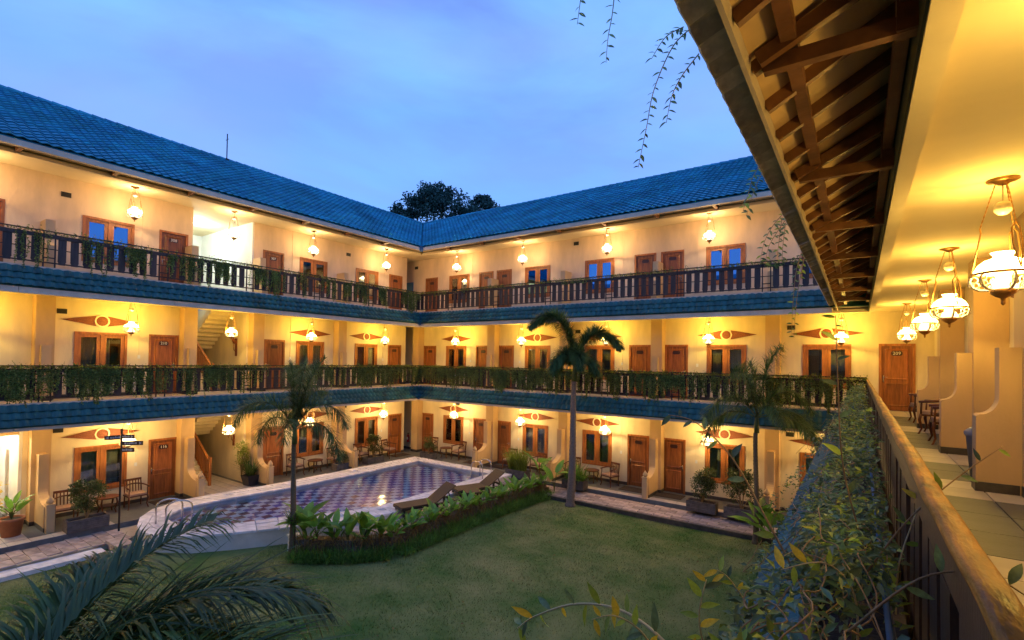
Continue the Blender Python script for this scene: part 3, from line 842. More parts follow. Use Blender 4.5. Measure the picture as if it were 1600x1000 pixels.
# right wing: the open eave above our heads, and the skirt below the rail
def right_eaves():
    w = 'right'
    dE, zE, dT, zT = 2.545, 1.66, 1.58, 2.21
    fr = slope_frames(w, lambda i: .2, lambda i: ye + i * .4, dE, zE + .01, dT, zT + .01, .195, .24)
    tile_field(w, 'eave_tile', .206, .24, fr, rawtile_m, rawtile_m)
    b = MB(); y1 = ye + .5; y0 = -3
    sl = (zT - zE) / (dE - dT)
    zz = lambda d: zE + (dE - d) * sl
    sheet(b, [P(w, y0, 2.375, zz(2.375) - .0), P(w, y1, 2.375, zz(2.375) - .0), P(w, y1, 1.601, zz(1.6)), P(w, y0, 1.601, zz(1.6))], .015)
    wput(w, 'eave_board', b, ply_m)
    # undersides of the overhanging tile noses
    f = MB(); wbox(f, w, y0, y1 - .1, 2.365, 2.39, zE - .02, zE + .085); wput(w, 'fascia', f, trim_m)
    rm = MB(); rm.bar((0, 2.36 - 1.61, 0), (0, 0, (2.36 - 1.61) * sl), .06, .085)
    # rafter local: x along s, y along d
    rmesh = MB(); p0 = (0, -(2.36), zz(2.36) - .065); p1 = (0, -1.605, zz(1.605) - .065)
    rmesh.bar(p0, p1, .046, .08); rme = rmesh.mesh('rafter', rafter_m)
    y = 0.03
    while y < ye: wpart(w, 'rafter', rme, (XR, y, 0), (0, 0, -PI / 2)); y += .515
    bm_ = MB(); bm_.bar((0, -2.30, 1.70), (0, -1.605, 1.70), .06, .085)
    bm_.bar((.075, -2.32, 1.71), (.075, -1.61, zz(1.61) - .16), .05, .085); bm_.box((-.05, -1.70, 1.66), (.05, -1.603, 2.02))
    bme = bm_.mesh('eave_bracket', rafter_m)
    y = 1.06
    while y < ye: wpart(w, 'eave_bracket', bme, (XR, y, 0), (0, 0, -PI / 2)); y += 2.06
    p = MB(); wbox(p, w, y0, ye - .1, 2.13, 2.205, 1.755, 1.835); wput(w, 'purlin', p, rafter_m)
    p = MB(); wbox(p, w, y0, ye - .1, 1.625, 1.69, 1.80, 1.93); wput(w, 'purlin', p, rafter_m)
    p = MB(); wbox(p, w, y0, ye + .6, 1.601, 1.615, 1.58, 2.10); wput(w, 'beam_board', p, mat('dark_green_board', (.02, .035, .02), .6, .2, 5))
    s = MB(); wbox(s, w, y0, YB - .01, -.5, 1.58, 1.73, 2.27); wput(w, 'floor_slab', s, trim_m)
    # skirt of the middle floor, covered by creepers
    f2 = FZ[2]
    fr = slope_frames(w, lambda i: .3, lambda i: ye + i * .4, dE, f2 - .57, 2.0, f2 - .06, .2, .21)
    tile_field(w, 'skirt_tile', .2, .21, fr, skirt_m, skirtstuff_m)
    b = MB(); sheet(b, [P(w, y0, dE - .01, f2 - .57), P(w, y1, dE - .01, f2 - .57), P(w, y1, 1.99, f2 - .06), P(w, y0, 1.99, f2 - .06)], .03); wput(w, 'skirt_sheet', b, skirt_m)
    g = MB(); wbox(g, w, y0, ye, dE - .15, dE - .02, f2 - .70, f2 - .60); wput(w, 'gutter', g, trim_m)
    # ground floor body below
    m = MB(); wbox(m, w, -3, YB - 2.0, -.2, .0, LAWN, FZ[2] - .31); wput(w, 'wall', m, wall_m)
    # planter trough outside the rail
    t = MB(); wbox(t, w, y0, ye + .2, 2.00, 2.06, f2 + .001, f2 + .30); wbox(t, w, y0, ye + .2, 1.69, 1.73, f2 + .001, f2 + .36); wput(w, 'planter_trough', t, base_m)
    t = MB(); wbox(t, w, y0, ye + .2, 1.731, 1.999, f2 + .1, f2 + .26); wput(w, 'planter_soil', t, soil_m)
right_eaves()

# tiled floor of the near gallery: slate fields between cream bands
def near_floor():
    w = 'right'; f2 = FZ[2]
    bands = [(1.0, 2.2, 1), (2.2, 3.6, 0), (3.6, 5.05, 1), (5.05, 7.1, 0), (7.1, 8.1, 1), (8.1, 9.4, 0), (9.4, 10.9, 1), (10.9, 13.4, 0), (13.4, 14.6, 1), (14.6, 17.2, 0), (17.2, 19.3, 1)]
    mc = {}
    for y0, y1, cr in bands:
        n = max(1, round((y1 - y0) / (.62 if not cr else .5))); ly = (y1 - y0) / n
        xs = [(.215, .50), (.50, 1.15), (1.15, 1.84)]
        for k in range(n):
            for x0, x1 in xs:
                key = (round(x1 - x0, 3), round(ly, 3), cr)
                if key not in mc: mc[key] = tile_mesh(x1 - x0 - .008, ly - .008, creamtile_m if cr else slate_m)
                wpart(w, 'floor_tile', mc[key], ((x0 + x1) / 2, y0 + (k + .5) * ly, f2 + .002))
near_floor()
def terrace_border():
    t = thing('terrace_border', 'cream tile edging along the front of the ground gallery', 'tile edging', (-10, 17.9, FZ[1])); r = t.location
    me = tile_mesh(.44, .34, creamtile_m)
    x = -12.3
    while x < 2.4: obj('floor_tile', me, t, (x - r.x, 17.995 - r.y, .001)); x += .45
    y = -2.5
    while y < 5.6: obj('floor_tile', me, t, (-18.125 - r.x, y - r.y, .001), (0, 0, PI / 2)); y += .45
    y = .2
    while y < 3.7:
        x = -18.53
        while x > -19.8: obj('floor_tile', me, t, (x - r.x, y - r.y, .001), (0, 0, PI / 2)); x -= .35
        y += .45
    st = thing('stair_hall_floor', 'pale tiled floor of the stairwell opening on the ground level', 'tiled floor', (-21, 9.1, FZ[1])); r = st.location
    for i in range(9):
        for j in range(5):
            x, y = -18.9 - i * .45, 8.32 + j * .36
            if y + .18 < 10.05: obj('floor_tile', me, st, (x - r.x, y - r.y, .001))
terrace_border()
def corner_window():
    m = MB(); x0, x1, z0, z1 = -20.92, -20.32, 3.55, 4.22
    for a, b, c, d in ((x0, x1, z1 - .05, z1), (x0, x1, z0, z0 + .05), (x0, x0 + .05, z0 + .051, z1 - .051), (x1 - .05, x1, z0 + .051, z1 - .051)): m.box((a, YB - .03, c), (b, YB - .001, d))
    o = wput('back', 'small_window', m, MATS['grey_blue_flashing'])
    m = MB(); m.box((x0 + .051, YB - .012, z0 + .051), (x1 - .051, YB - .004, z1 - .051))
    obj('pane', m.mesh('pane', mat('pale_teal_glass', (.16, .34, .36), .2, .1, 3)), o)
corner_window()
def front_wing():
    t = thing('hotel_wing', 'front wing of the courtyard behind the camera, seen only in reflections', 'hotel wing', (-10, -8, LAWN)); r = t.location
    def pp(nm, boxes, m):
        b = MB()
        for a, c in boxes: b.box([u - v for u, v in zip(a, r)], [u - v for u, v in zip(c, r)])
        obj(nm, b.mesh(nm, m), t)
    pp('wall', [((-25, -8.2, LAWN), (4, -8, 5.4))], wall_m)
    for f in (2, 3): pp('slab', [((-25, -7.999, FZ[f] - .5), (4, -6.2, FZ[f]))], skirt_m); pp('railing', [((-25, -6.4, FZ[f] + .05), (4, -6.3, FZ[f] + .95))], darkwood_m)
    b = MB(); b.add([(-15, 2, 10.72), (14, 2, 10.72), (14, -5, 14), (-15, -5, 14)], [(0, 1, 2, 3)]); obj('roof', b.mesh('roof', tilestuff_m), t)
    for k in range(7):
        for f in (1, 2, 3): pp('window', [((-22 + k * 3.6, -7.998, FZ[f] + .6), (-20.6 + k * 3.6, -7.95, FZ[f] + 2.1))], frame_m)
front_wing()
a = MB(); a.tube([(-22.7, 10.4, 8.45), (-22.7, 10.4, 9.7)], .022, 6); a.tube([(-22.82, 10.4, 9.45), (-22.58, 10.4, 9.45)], .012, 5); a.box((-22.76, 10.34, 8.4), (-22.64, 10.46, 8.6))
tag(obj('antenna_mast', a.mesh('antenna_mast', iron_m)), 'thin dark aerial mast on the ridge of the long blue roof', 'antenna')

# ================================================================ lanterns
def lantern_meshes(fl):
    c = MB(); c.lathe([(0, 0), (.11, 0), (.115, -.012), (.07, -.025), (.03, -.05), (0, -.052)], 14)
    w = MB(); w.lathe([(0, -.20), (.045, -.205), (.066, -.24), (.06, -.285), (.03, -.315), (0, -.32)], 12)
    w.tube([(0, 0, -.05), (0, 0, -.20)], .006, 5)
    ch = MB()
    for k in range(3):
        t = 2 * PI * k / 3 + .4; x, y = math.cos(t), math.sin(t); n = 9
        for j in range(n):      # chain links, alternately thick
            a, b = j / n, (j + 1) / n
            p = lambda q: (x * (.05 + .10 * q), y * (.05 + .10 * q), -.04 - .38 * q)
            ch.tube([p(a), p((a + b) / 2), p(b)], [.004, .008, .004], 4)
        ch.tube([(x * .15, y * .15, -.42), (x * .145 - y * .03, y * .145 + x * .03, -.47), (x * .17 - y * .035, y * .17 + x * .035, -.62), (x * .205, y * .205, -.82)], .0065, 5)
        ch.tube([(x * .15, y * .15, -.42), (x * .145 + y * .03, y * .145 - x * .03, -.47), (x * .17 + y * .035, y * .17 - x * .035, -.62), (x * .205, y * .205, -.82)], .0065, 5)
    sh = MB(); sh.lathe([(.085, -.655), (.062, -.685), (.070, -.705), (.125, -.725), (.170, -.765), (.196, -.815), (.200, -.835)], 24)
    rim = MB(); rim.lathe([(.199, -.832), (.215, -.838), (.215, -.850), (.199, -.856), (.199, -.832)], 24)
    fo = MB(); fo.lathe([(.05, -.80), (.052, -.90), (.078, -.915), (.085, -.94), (.10, -.955), (.10, -.975), (.06, -.995)], 16)
    bt = MB(); bt.lathe([(.085, -.985), (.095, -.995), (.085, -1.02), (.05, -1.05), (.018, -1.065), (.014, -1.10), (.018, -1.11), (0, -1.13)], 14)
    la = MB()
    for k in range(6):
        t = 2 * PI * k / 6 + .2; ct, st = math.cos(t), math.sin(t)
        q = lambda r, z: (ct * r, st * r, z)
        la.tube([q(.21, -.85), q(.225, -.90), q(.20, -.955), q(.15, -.985), q(.095, -.99)], [.010, .012, .013, .012, .010], 5)
        for (r0, z0, rr) in ((.195, -.885, .028), (.185, -.935, .026), (.140, -.958, .022), (.213, -.93, .018)):
            la.tube([(ct * (r0 + rr * math.cos(a)), st * (r0 + rr * math.cos(a)), z0 + rr * math.sin(a)) for a in [2 * PI * i / 7 for i in range(8)]], .006, 4, caps=False)
    return dict(canopy=c.mesh('ceiling_plate', brass_m, True), weight=w.mesh('counterweight', lace_m, True), chain=ch.mesh('chains', brass_m),
                shade=sh.mesh('glass_shade', shade_m[fl], True), rim=rim.mesh('shade_rim', brass_m, True), font=fo.mesh('glass_font', font_m, True),
                bottom=bt.mesh('finial', brass_m, True), lace=la.mesh('lace_bracket', lace_m, True))
LM = {f: lantern_meshes(f) for f in (1, 2, 3, 4)}
LCOL = {4: (1, .66, .12), 1: (1, .73, .33), 2: (1, .68, .11), 3: (1, .70, .38)}
LPOW = {1: 92, 2: 86, 3: 60, 4: 54}
LD = {}
def lantern(w, s, fl, label, drop=0):
    z = CZ[fl] - .001; d = .85 if w != 'right' else .80
    t = thing('hanging_lantern', label, 'lantern', P(w, s, d, z), R.uniform(0, 2), 'lit hanging oil-lamp lanterns along the galleries')
    if w == 'right': fl = 4
    M_ = LM[fl]
    obj('ceiling_plate', M_['canopy'], t); obj('chains', M_['chain'], t); obj('counterweight', M_['weight'], t)
    s_ = obj('glass_shade', M_['shade'], t); obj('shade_rim', M_['rim'], s_); obj('glass_font', M_['font'], t); obj('finial', M_['bottom'], t); obj('lace_bracket', M_['lace'], t)
    if fl not in LD:
        l = bpy.data.lights.new('lantern_bulb', 'POINT'); l.energy = LPOW[fl]; l.color = LCOL[fl]; l.shadow_soft_size = .045; LD[fl] = l
    b = bpy.data.objects.new('lantern_bulb', LD[fl]); COL.objects.link(b); b.parent = t; b.location = (0, 0, -.775)
    return t
FN = {1: 'ground floor', 2: 'middle gallery', 3: 'top gallery'}
LNEAR = {
    ('left', 2.4): 'at the pool-side wing\'s near end', ('left', 6.0): 'between the first double window and its door',
    ('left', 9.1): 'in front of the stairwell opening', ('left', 12.4): 'over the double window past the stairwell', ('left', 16.4): 'by the last door before the corner',
    ('back', -16.4): 'over the first window past the corner', ('back', -12.45): 'over the second window past the corner',
    ('back', -8.35): 'over the window behind the tall palm', ('back', -4.4): 'over the window behind the slim right palm', ('back', -.45): 'beside the window next to door 209',
}
for (w, s), tx in LNEAR.items():
    for fl in (1, 2, 3):
        lantern(w, s, fl, 'lit lantern on the %s %s' % (FN[fl], tx))
RN = ['largest lit lantern, nearest in the gallery under the yellow ceiling', 'second nearest lit lantern in the yellow-ceilinged gallery', 'third lit lantern along the yellow-ceilinged gallery', 'farthest and smallest lit lantern of the near gallery, before door 209']
for s, l in ((6.1, RN[0]), (9.3, RN[1]), (12.5, RN[2]), (16.9, RN[3])): lantern('right', s, 2, l)
lantern('right', 2.9, 2, 'lit lantern of the near gallery beside the camera, out of the frame')

# ================================================================ railings
def baluster_mesh(h=.70):
    hw = .095; poly = [(-.075, 0), (.075, 0), (.078, .05), (.095, .10), (.083, .13), (.083, h * .55), (.095, h * .55 + .02), (.095, h)]
    poly = poly + [(-x, z) for x, z in reversed(poly[1:])][:-1]
    # unique ordering: right side up then left side down
    right = [(.070, 0), (.072, .05), (.092, .10), (.088, .13), (.088, h)]
    poly = right + [(-x, z) for x, z in reversed(right)]
    b = MB(); b.prism(poly, lambda x, z: (x, -.014, z), lambda x, z: (x, .014, z))
    return b.mesh('baluster', darkwood_m)
BAL = baluster_mesh()
def railing(w, fl, s0, s1, label, skipnear=None):
    z = FZ[fl]; d = RAILD[w]
    mid = (s0 + s1) / 2
    t = thing('gallery_railing', label, 'railing', P(w, mid, d, z), 0, 'dark wooden gallery railings')
    o = Vector(P(w, mid, d, z))
    def loc(mb):
        mb.v = [(x - o.x, y - o.y, zz - o.z) for x, y, zz in mb.v]; return mb
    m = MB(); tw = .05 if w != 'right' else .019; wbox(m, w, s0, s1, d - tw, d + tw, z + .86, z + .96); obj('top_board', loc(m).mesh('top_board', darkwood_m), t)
    m = MB(); wbox(m, w, s0, s1, d - .012, d + .012, z + .165, z + .20); wbox(m, w, s0, s1, d - .025, d - .015, z + .55, z + .575); obj('cross_rod', loc(m).mesh('cross_rod', iron_m), t)
    if w != 'right':
        m = MB(); wbox(m, w, s0, s1, d + .03, d + .065, z + 1.02, z + 1.05); obj('top_rod', loc(m).mesh('top_rod', iron_m), t)
    pm = MB(); h = 1.03
    for x in (-.12, .12): pm.box((x - .015, -.05, 0), (x + .015, -.02, h))
    pm.box((-.12, -.045, .3), (.12, -.025, .33))
    pme = pm.mesh('post', iron_m)
    n = round((s1 - s0) / .272); sp = (s1 - s0) / n
    for k in range(n):
        s = s0 + (k + .5) * sp
        p = Vector(P(w, s, d, z + .155)) - o
        if k % 10 == 7 and w != 'right':
            obj('post', pme, t, Vector(P(w, s, d, z)) - o, (0, 0, WROT[w]))
            continue
        obj('baluster', BAL, t, p, (R.uniform(-.01, .01), R.uniform(-.008, .008), WROT[w]))
    return t
yb_r = YB - RAILD['back']; xl_r = XL + RAILD['left']; xr_r = XR - RAILD['right']
railing('left', 2, -1.0, yb_r, 'wooden railing of the middle gallery on the pool-side wing, thick with creeper')
railing('left', 3, -1.0, yb_r, 'wooden railing of the top gallery on the pool-side wing')
railing('back', 2, xl_r, xr_r, 'creeper-covered middle railing of the wing at the far end of the courtyard')
railing('back', 3, xl_r, xr_r - .6, 'purple-brown bare top railing of the wing at the far end of the courtyard')
def near_railing():
    w = 'right'; z = FZ[2]
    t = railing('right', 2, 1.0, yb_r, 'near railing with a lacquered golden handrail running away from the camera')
    o = t.location
    h = MB(); n = 60; prof = [(-.024, -.012), (.030, -.012), (.033, -.004), (.032, .010), (.024, .018), (-.016, .019), (-.024, .012), (-.027, -.002)]
    vs = []
    for k in range(n + 1):
        y = 1.0 + (yb_r - 1.0) * k / n; dx = .003 * math.sin(k * 1.1) + .002 * math.sin(k * 2.7)
        for x, zz in prof: vs.append((.20 + x + dx - o.x, y - o.y, z + .975 + zz + .002 * math.sin(k * 1.9) - o.z))
    m = len(prof)
    h.add(vs, [(k * m + j, k * m + (j + 1) % m, (k + 1) * m + (j + 1) % m, (k + 1) * m + j) for k in range(n) for j in range(m)] + [tuple(range(m)), tuple(n * m + j for j in range(m))])
    obj('handrail', h.mesh('handrail', rail_m, True), t)
    p = MB(); p.tube([(.075 - o.x, 1.0 - o.y, z + .62 - o.z), (.075 - o.x, yb_r - o.y, z + .62 - o.z)], .009, 8); obj('side_rod', p.mesh('side_rod', MATS['grey_blue_flashing'], True), t)
near_railing()

# ================================================================ ground, paths, pool
def poly_sheet(name, pts, z, m, th=.05, kind='structure'):
    b = MB(); n = len(pts)
    b.add([(x, y, z) for x, y in pts] + [(x, y, z - th) for x, y in pts], [tuple(range(n)), tuple(range(2 * n - 1, n - 1, -1))] + [(i, (i + 1) % n, n + (i + 1) % n, n + i) for i in range(n)])
    return obj(name, b.mesh(name, m), kind=kind)
def ground():
    b = MB(); b.add([(-300, -300, LAWN - .06), (300, -300, LAWN - .06), (300, 300, LAWN - .06), (-300, 300, LAWN - .06)], [(0, 1, 2, 3)])
    structure('ground', b.mesh('ground', mat('bare_earth', (.10, .08, .05), .95, .3, 1)))
    b = MB(); n = 40; X = np.linspace(-17.3, 1.6, n); Y = np.linspace(-6, 16.5, n)
    vs = [(x, y, LAWN + .02 * math.sin(x * .9) * math.sin(y * .7)) for y in Y for x in X]
    b.add(vs, [(j * n + i, j * n + i + 1, (j + 1) * n + i + 1, (j + 1) * n + i) for j in range(n - 1) for i in range(n - 1)])
    o = structure('lawn', b.mesh('lawn', lawn_m, True))
ground()
DECK = [(-12.6, 16.55), (2.5, 16.55), (2.5, 17.818), (-12.6, 17.818)]
LDECK = [(-12.4, 9.2), (-10.72, 9.2), (-10.72, 16.545), (-12.4, 16.545)]
ZD = -5.02
poly_sheet('deck', LDECK, ZD - .012, grout_m, .35)
poly_sheet('path', DECK, PATH - .012, grout_m, .3)
poly_sheet('path', [(-17.948, -4), (-16.75, -4), (-16.75, 4.9), (-16.9, 5.55), (-17.4, 5.75), (-17.948, 6.1)], PATH - .012, grout_m, .3)
k = MB()
k.box((-10.0, 16.44, LAWN - .1), (2.5, 16.548, PATH - .005)); structure('kerb', k.mesh('kerb', base_m))
def inside(p, poly):
    x, y = p; c = False; n = len(poly)
    for i in range(n):
        x1, y1 = poly[i]; x2, y2 = poly[(i + 1) % n]
        if (y1 > y) != (y2 > y) and x < (x2 - x1) * (y - y1) / (y2 - y1) + x1: c = not c
    return c
PATHROOT = thing('paved_walk', 'brown stone paving between the lawn and the far ground gallery', 'paving', (-8, 17, PATH - .012))
def pavers():
    kinds = []
    for k in range(5):
        t = MB(); lx, ly = .56, .28
        e = lambda: R.uniform(-.012, .012)
        bt = [(-lx / 2 + e(), -ly / 2 + e()), (lx / 2 + e(), -ly / 2 + e()), (lx / 2 + e(), ly / 2 + e()), (-lx / 2 + e(), ly / 2 + e())]
        t.add([(x, y, 0) for x, y in bt] + [(x * .97, y * .95, .02 + R.uniform(0, .006)) for x, y in bt], [(4, 5, 6, 7), (0, 1, 5, 4), (1, 2, 6, 5), (2, 3, 7, 6), (3, 0, 4, 7)])
        kinds.append(t.mesh('paver', paver_m, fix=False))
    pts = []
    def fill(poly, y0, x0, x1):
        for j in range(60):
            y = y0 + j * .292
            for i in range(60):
                x = x0 + i * .574 + (.287 if j % 2 else 0)
                if x < x1 and all(inside((x + a, y + b), poly) for a in (-.28, .28) for b in (-.14, .14)): yield (x, y)
    pts = list(fill(DECK, 16.72, -12.3, 3))
    LR = thing('lounger_deck', 'raised brown stone deck carrying the two sun loungers', 'paving', (-11.5, 12, ZD - .012)); r = LR.location
    for x, y in fill(LDECK, 9.36, -12.1, -10): obj('paver', R.choice(kinds), LR, (x - r.x, y - r.y, R.uniform(0, .005)), (0, 0, R.choice((0, PI)) + R.uniform(-.015, .015)))
    pts.sort(key=lambda p: p[0] ** 2 + p[1] ** 2)
    r = PATHROOT.location
    for x, y in pts[:300]: obj('paver', R.choice(kinds), PATHROOT, (x - r.x, y - r.y, R.uniform(0, .005)), (0, 0, R.choice((0, PI)) + R.uniform(-.015, .015)))
    rest = MB()
    for x, y in pts[300:]: rest.box((x - .275 - r.x, y - .135 - r.y, 0), (x + .275 - r.x, y + .135 - r.y, .02 + R.uniform(0, .006)))
    if rest.v: obj('pavers', rest.mesh('pavers', paver_m), PATHROOT, kind='stuff')
    PR2 = thing('paved_walk', 'brown stone walk at the left edge leading past the signpost to the pool', 'paving', (-17.3, 1, PATH - .012))
    r = PR2.location
    for j in range(33):
        for i in range(2):
            x = -17.66 + i * .574 + (.1 if j % 2 else -.04); y = -3.8 + j * .292
            if y > 5.4: continue
            obj('paver', R.choice(kinds), PR2, (x - r.x, y - r.y, R.uniform(0, .005)), (0, 0, R.choice((0, PI)) + R.uniform(-.015, .015)))
    s = MB(); s.box((-16.72, -2, LAWN - .02), (-16.25, 4.7, PATH - .06)); structure('pale_kerb', s.mesh('pale_kerb', coping_m))
    for (x0, y0, x1, y1, h, l) in ((-16.9, 4.85, -16.05, 5.25, .20, 'upper rough stone step beside the pool end'), (-16.2, 4.35, -15.7, 4.82, .11, 'lower rough stone step on the lawn below the pool end')):
        s = MB(); s.box((x0, y0, LAWN), (x1, y1, LAWN + h)); me = s.mesh('stone_step', paver_m)
        tag(obj('stone_step', me), l, 'step')
pavers()

def pool():
    prs = [((-15.47, 5.48), (-15.75, 6.25)), ((-16.11, 5.43), (-16.3, 6.2)), ((-16.63, 5.5), (-16.75, 6.25)), ((-17.47, 5.85), (-17.2, 6.55)), ((-18.1, 6.39), (-17.5, 7.0)), ((-18.45, 7.25), (-17.55, 7.6)),
           ((-18.42, 8.3), (-17.5, 8.6)), ((-18.12, 10.6), (-17.2, 10.6)), ((-18.05, 13.5), (-17.12, 13.5)), ((-17.9, 17.4), (-17.12, 16.85)), ((-12.05, 17.3), (-12.8, 16.8)),
           ((-11.95, 10.7), (-12.82, 10.9)), ((-12.4, 9.5), (-13.3, 9.7)), ((-13.4, 7.8), (-14.25, 8.25)), ((-14.0, 6.85), (-14.75, 7.15)), ((-14.6, 6.05), (-15.15, 6.55))]
    ZT, ZW, ZB = -4.85, -4.925, -5.13
    t = thing('swimming_pool', 'swimming pool with blue and white checkered tiles and a pale stone rim', 'pool', (-15.5, 11.5, LAWN))
    o = t.location
    L_ = lambda x, y, z: (x - o.x, y - o.y, z - o.z)
    n = len(prs)
    b = MB()
    b.add([L_(*p[0], LAWN - .05) for p in prs] + [L_(*p[0], ZT - .05) for p in prs] + [L_(*p[1], ZT - .05) for p in prs] + [L_(*p[1], ZB) for p in prs],
          [(i + a * n, (i + 1) % n + a * n, (i + 1) % n + (a + 1) * n, i + (a + 1) * n) for i in range(n) for a in range(3)] + [tuple(3 * n + i for i in range(n))])
    me = b.mesh('basin', poolwall_m, fix=False); obj('basin', me, t)
    # coping stones
    for i in range(n):
        (a0, b0), (a1, b1) = prs[i], prs[(i + 1) % n]
        a0, b0, a1, b1 = map(lambda q: Vector((q[0], q[1])), (a0, b0, a1, b1))
        ln = (a1 - a0).length; m = max(1, round(ln / .46))
        for k in range(m):
            for r0, r1 in ((-.04, .36), (.36, .68), (.68, 1.04)):
                sh = .5 / m if (r0 > .1 and r0 < .5 and m > 2) else 0
                u0, u1 = min(1, k / m + sh), min(1, (k + 1) / m + sh)
                g = .008 / ln
                q = [a0.lerp(a1, u0 + g).lerp(b0.lerp(b1, u0 + g), r0 + .008), a0.lerp(a1, u1 - g).lerp(b0.lerp(b1, u1 - g), r0 + .008),
                     a0.lerp(a1, u1 - g).lerp(b0.lerp(b1, u1 - g), r1 - .008), a0.lerp(a1, u0 + g).lerp(b0.lerp(b1, u0 + g), r1 - .008)]
                if u1 - u0 < .02: continue
                zt = ZT + R.uniform(-.006, .010); c = sum(q, Vector((0, 0))) / 4
                s = MB(); s.add([(p.x - c.x, p.y - c.y, 0) for p in q] + [((p.x - c.x) * .97, (p.y - c.y) * .97, zt - ZT + .05) for p in q], [(4, 5, 6, 7), (3, 2, 1, 0), (0, 1, 5, 4), (1, 2, 6, 5), (2, 3, 7, 6), (3, 0, 4, 7)])
                obj('coping_stone', s.mesh('coping_stone', coping_m), t, L_(c.x, c.y, ZT - .05))
    inner = [p[1] for p in prs]
    c = .285; tm = MB(); tm.box((-c / 2 + .004, -c / 2 + .004, -.02), (c / 2 - .004, c / 2 - .004, .006))
    tmm = [tm.mesh('pool_tile', m_) for m_ in (pooltile_m, pooltile2_m, redtile_m)]
    cells = []
    for i in range(-70, -40):
        for j in range(18, 64):
            x, y = i * c, j * c
            if inside((x, y), inner): cells.append((x, y, (i + j) % 2))
    cells.sort(key=lambda q: (q[0] ** 2 + q[1] ** 2) )
    rest = [MB(), MB()]
    for k, (x, y, par) in enumerate(cells):
        if k < 300:
            m_ = 1 if par else (2 if R.random() < max(0, .75 - (y - 6.5) / 8) else 0)
            obj('pool_tile', tmm[m_], t, L_(x, y, ZB + .02))
        else: rest[par].box(L_(x - c / 2 + .004, y - c / 2 + .004, ZB), L_(x + c / 2 - .004, y + c / 2 - .004, ZB + .026))
    for q, m_ in zip(rest, (pooltile_m, pooltile2_m)): obj('pool_tiles', q.mesh('pool_tiles', m_), t, kind='stuff')
    b = MB(); b.add([(x, y, ZW) for x, y in inner], [tuple(range(n))])
    wm = b.mesh('pool_water', water_m, fix=False)
    if wm.polygons[0].normal.z < 0: wm.flip_normals()
    w = obj('pool_water', wm, kind='structure')
    for (nm, l, p0, p1, off) in (('ladder', 'steel handrail ladder at the rounded near end of the pool', (-16.42, 5.86), (-16.18, 6.44), (.40, .10)), ('ladder', 'steel handrail ladder at the far right corner of the pool', (-12.50, 15.9), (-13.06, 15.86), (.02, .55))):
        tt = thing(nm, l, 'pool ladder', (p0[0], p0[1], ZT))
        for kx in (0, 1):
            m = MB(); a = Vector((0, 0, 0)); e = Vector((p1[0] - p0[0], p1[1] - p0[1], 0)); s = Vector((off[0], off[1], 0)) * kx
            pts = [a, a + Vector((0, 0, .45))]
            for q in range(9): 
                th = PI * q / 8; pts.append(a.lerp(e, .5 - .5 * math.cos(th)) + Vector((0, 0, .48 + .20 * math.sin(th))))
            pts += [e + Vector((0, 0, .40)), e + Vector((0, 0, -.45))]
            m.tube([p + s for p in pts], .024, 8); obj('rail', m.mesh('rail', steel_m, True), tt)
        m = MB()
        for z in (-.15, -.40): m.bar(e + Vector((0, 0, z)), e + s + Vector((0, 0, z)), .06, .03)
        obj('step', m.mesh('step', steel_m), tt)
pool()

# ================================================================ furniture
def lounger(x, y, rz, label):
    t = thing('sun_lounger', label, 'sun lounger', (x, y, ZD + .008), rz, 'brown sun loungers beside the pool')
    W = .66; f = MB()
    for sx in (-1, 1): f.box((sx * W / 2, 0, .26), (sx * (W / 2 - .05), 1.95, .325))
    f.box((-W / 2 + .05, 0, .26), (W / 2 - .05, .05, .325)); f.box((-W / 2 + .05, 1.90, .26), (W / 2 - .05, 1.95, .325))
    obj('frame', f.mesh('frame', loungeframe_m), t)
    for sx in (-1, 1):
        for yy in (.10, 1.25, 1.82):
            l = MB(); l.box((sx * (W / 2 - .002), yy - .03, 0), (sx * (W / 2 - .055), yy + .03, .26)); obj('leg', l.mesh('leg', loungeframe_m), t)
    b = MB(); b.box((-W / 2 + .01, .01, .326), (W / 2 - .01, 1.22, .36)); obj('seat', b.mesh('seat', mesh_m), t)
    b = MB(); a = math.radians(33); ca, sa = math.cos(a), math.sin(a)
    b.bar((0, 1.22, .345), (0, 1.22 + .84 * ca, .345 + .84 * sa), W - .02, .035); obj('backrest', b.mesh('backrest', mesh_m), t)
    b = MB()
    for sx in (-1, 1): b.bar((sx * .24, 1.22 + .55 * ca, .33 + .55 * sa), (sx * .24, 1.80, .30), .03, .03)
    obj('strut', b.mesh('strut', loungeframe_m), t)
    return t
lounger(-11.88, 10.8, math.radians(-19), 'brown sun lounger nearer the camera, alongside the pool edge')
lounger(-11.85, 13.45, math.radians(-22), 'brown sun lounger farther away, between the pool edge and the side table')
t = thing('side_table', 'small dark square table between the two sun loungers', 'table', (-10.98, 13.42, ZD + .008), .9)
b = MB(); b.box((-.27, -.27, .40), (.27, .27, .45)); obj('table_top', b.mesh('table_top', mesh_m), t)
for sx in (-1, 1):
    for sy in (-1, 1): b = MB(); b.box((sx * .26, sy * .26, 0), (sx * .21, sy * .21, .40)); obj('leg', b.mesh('leg', loungeframe_m), t)

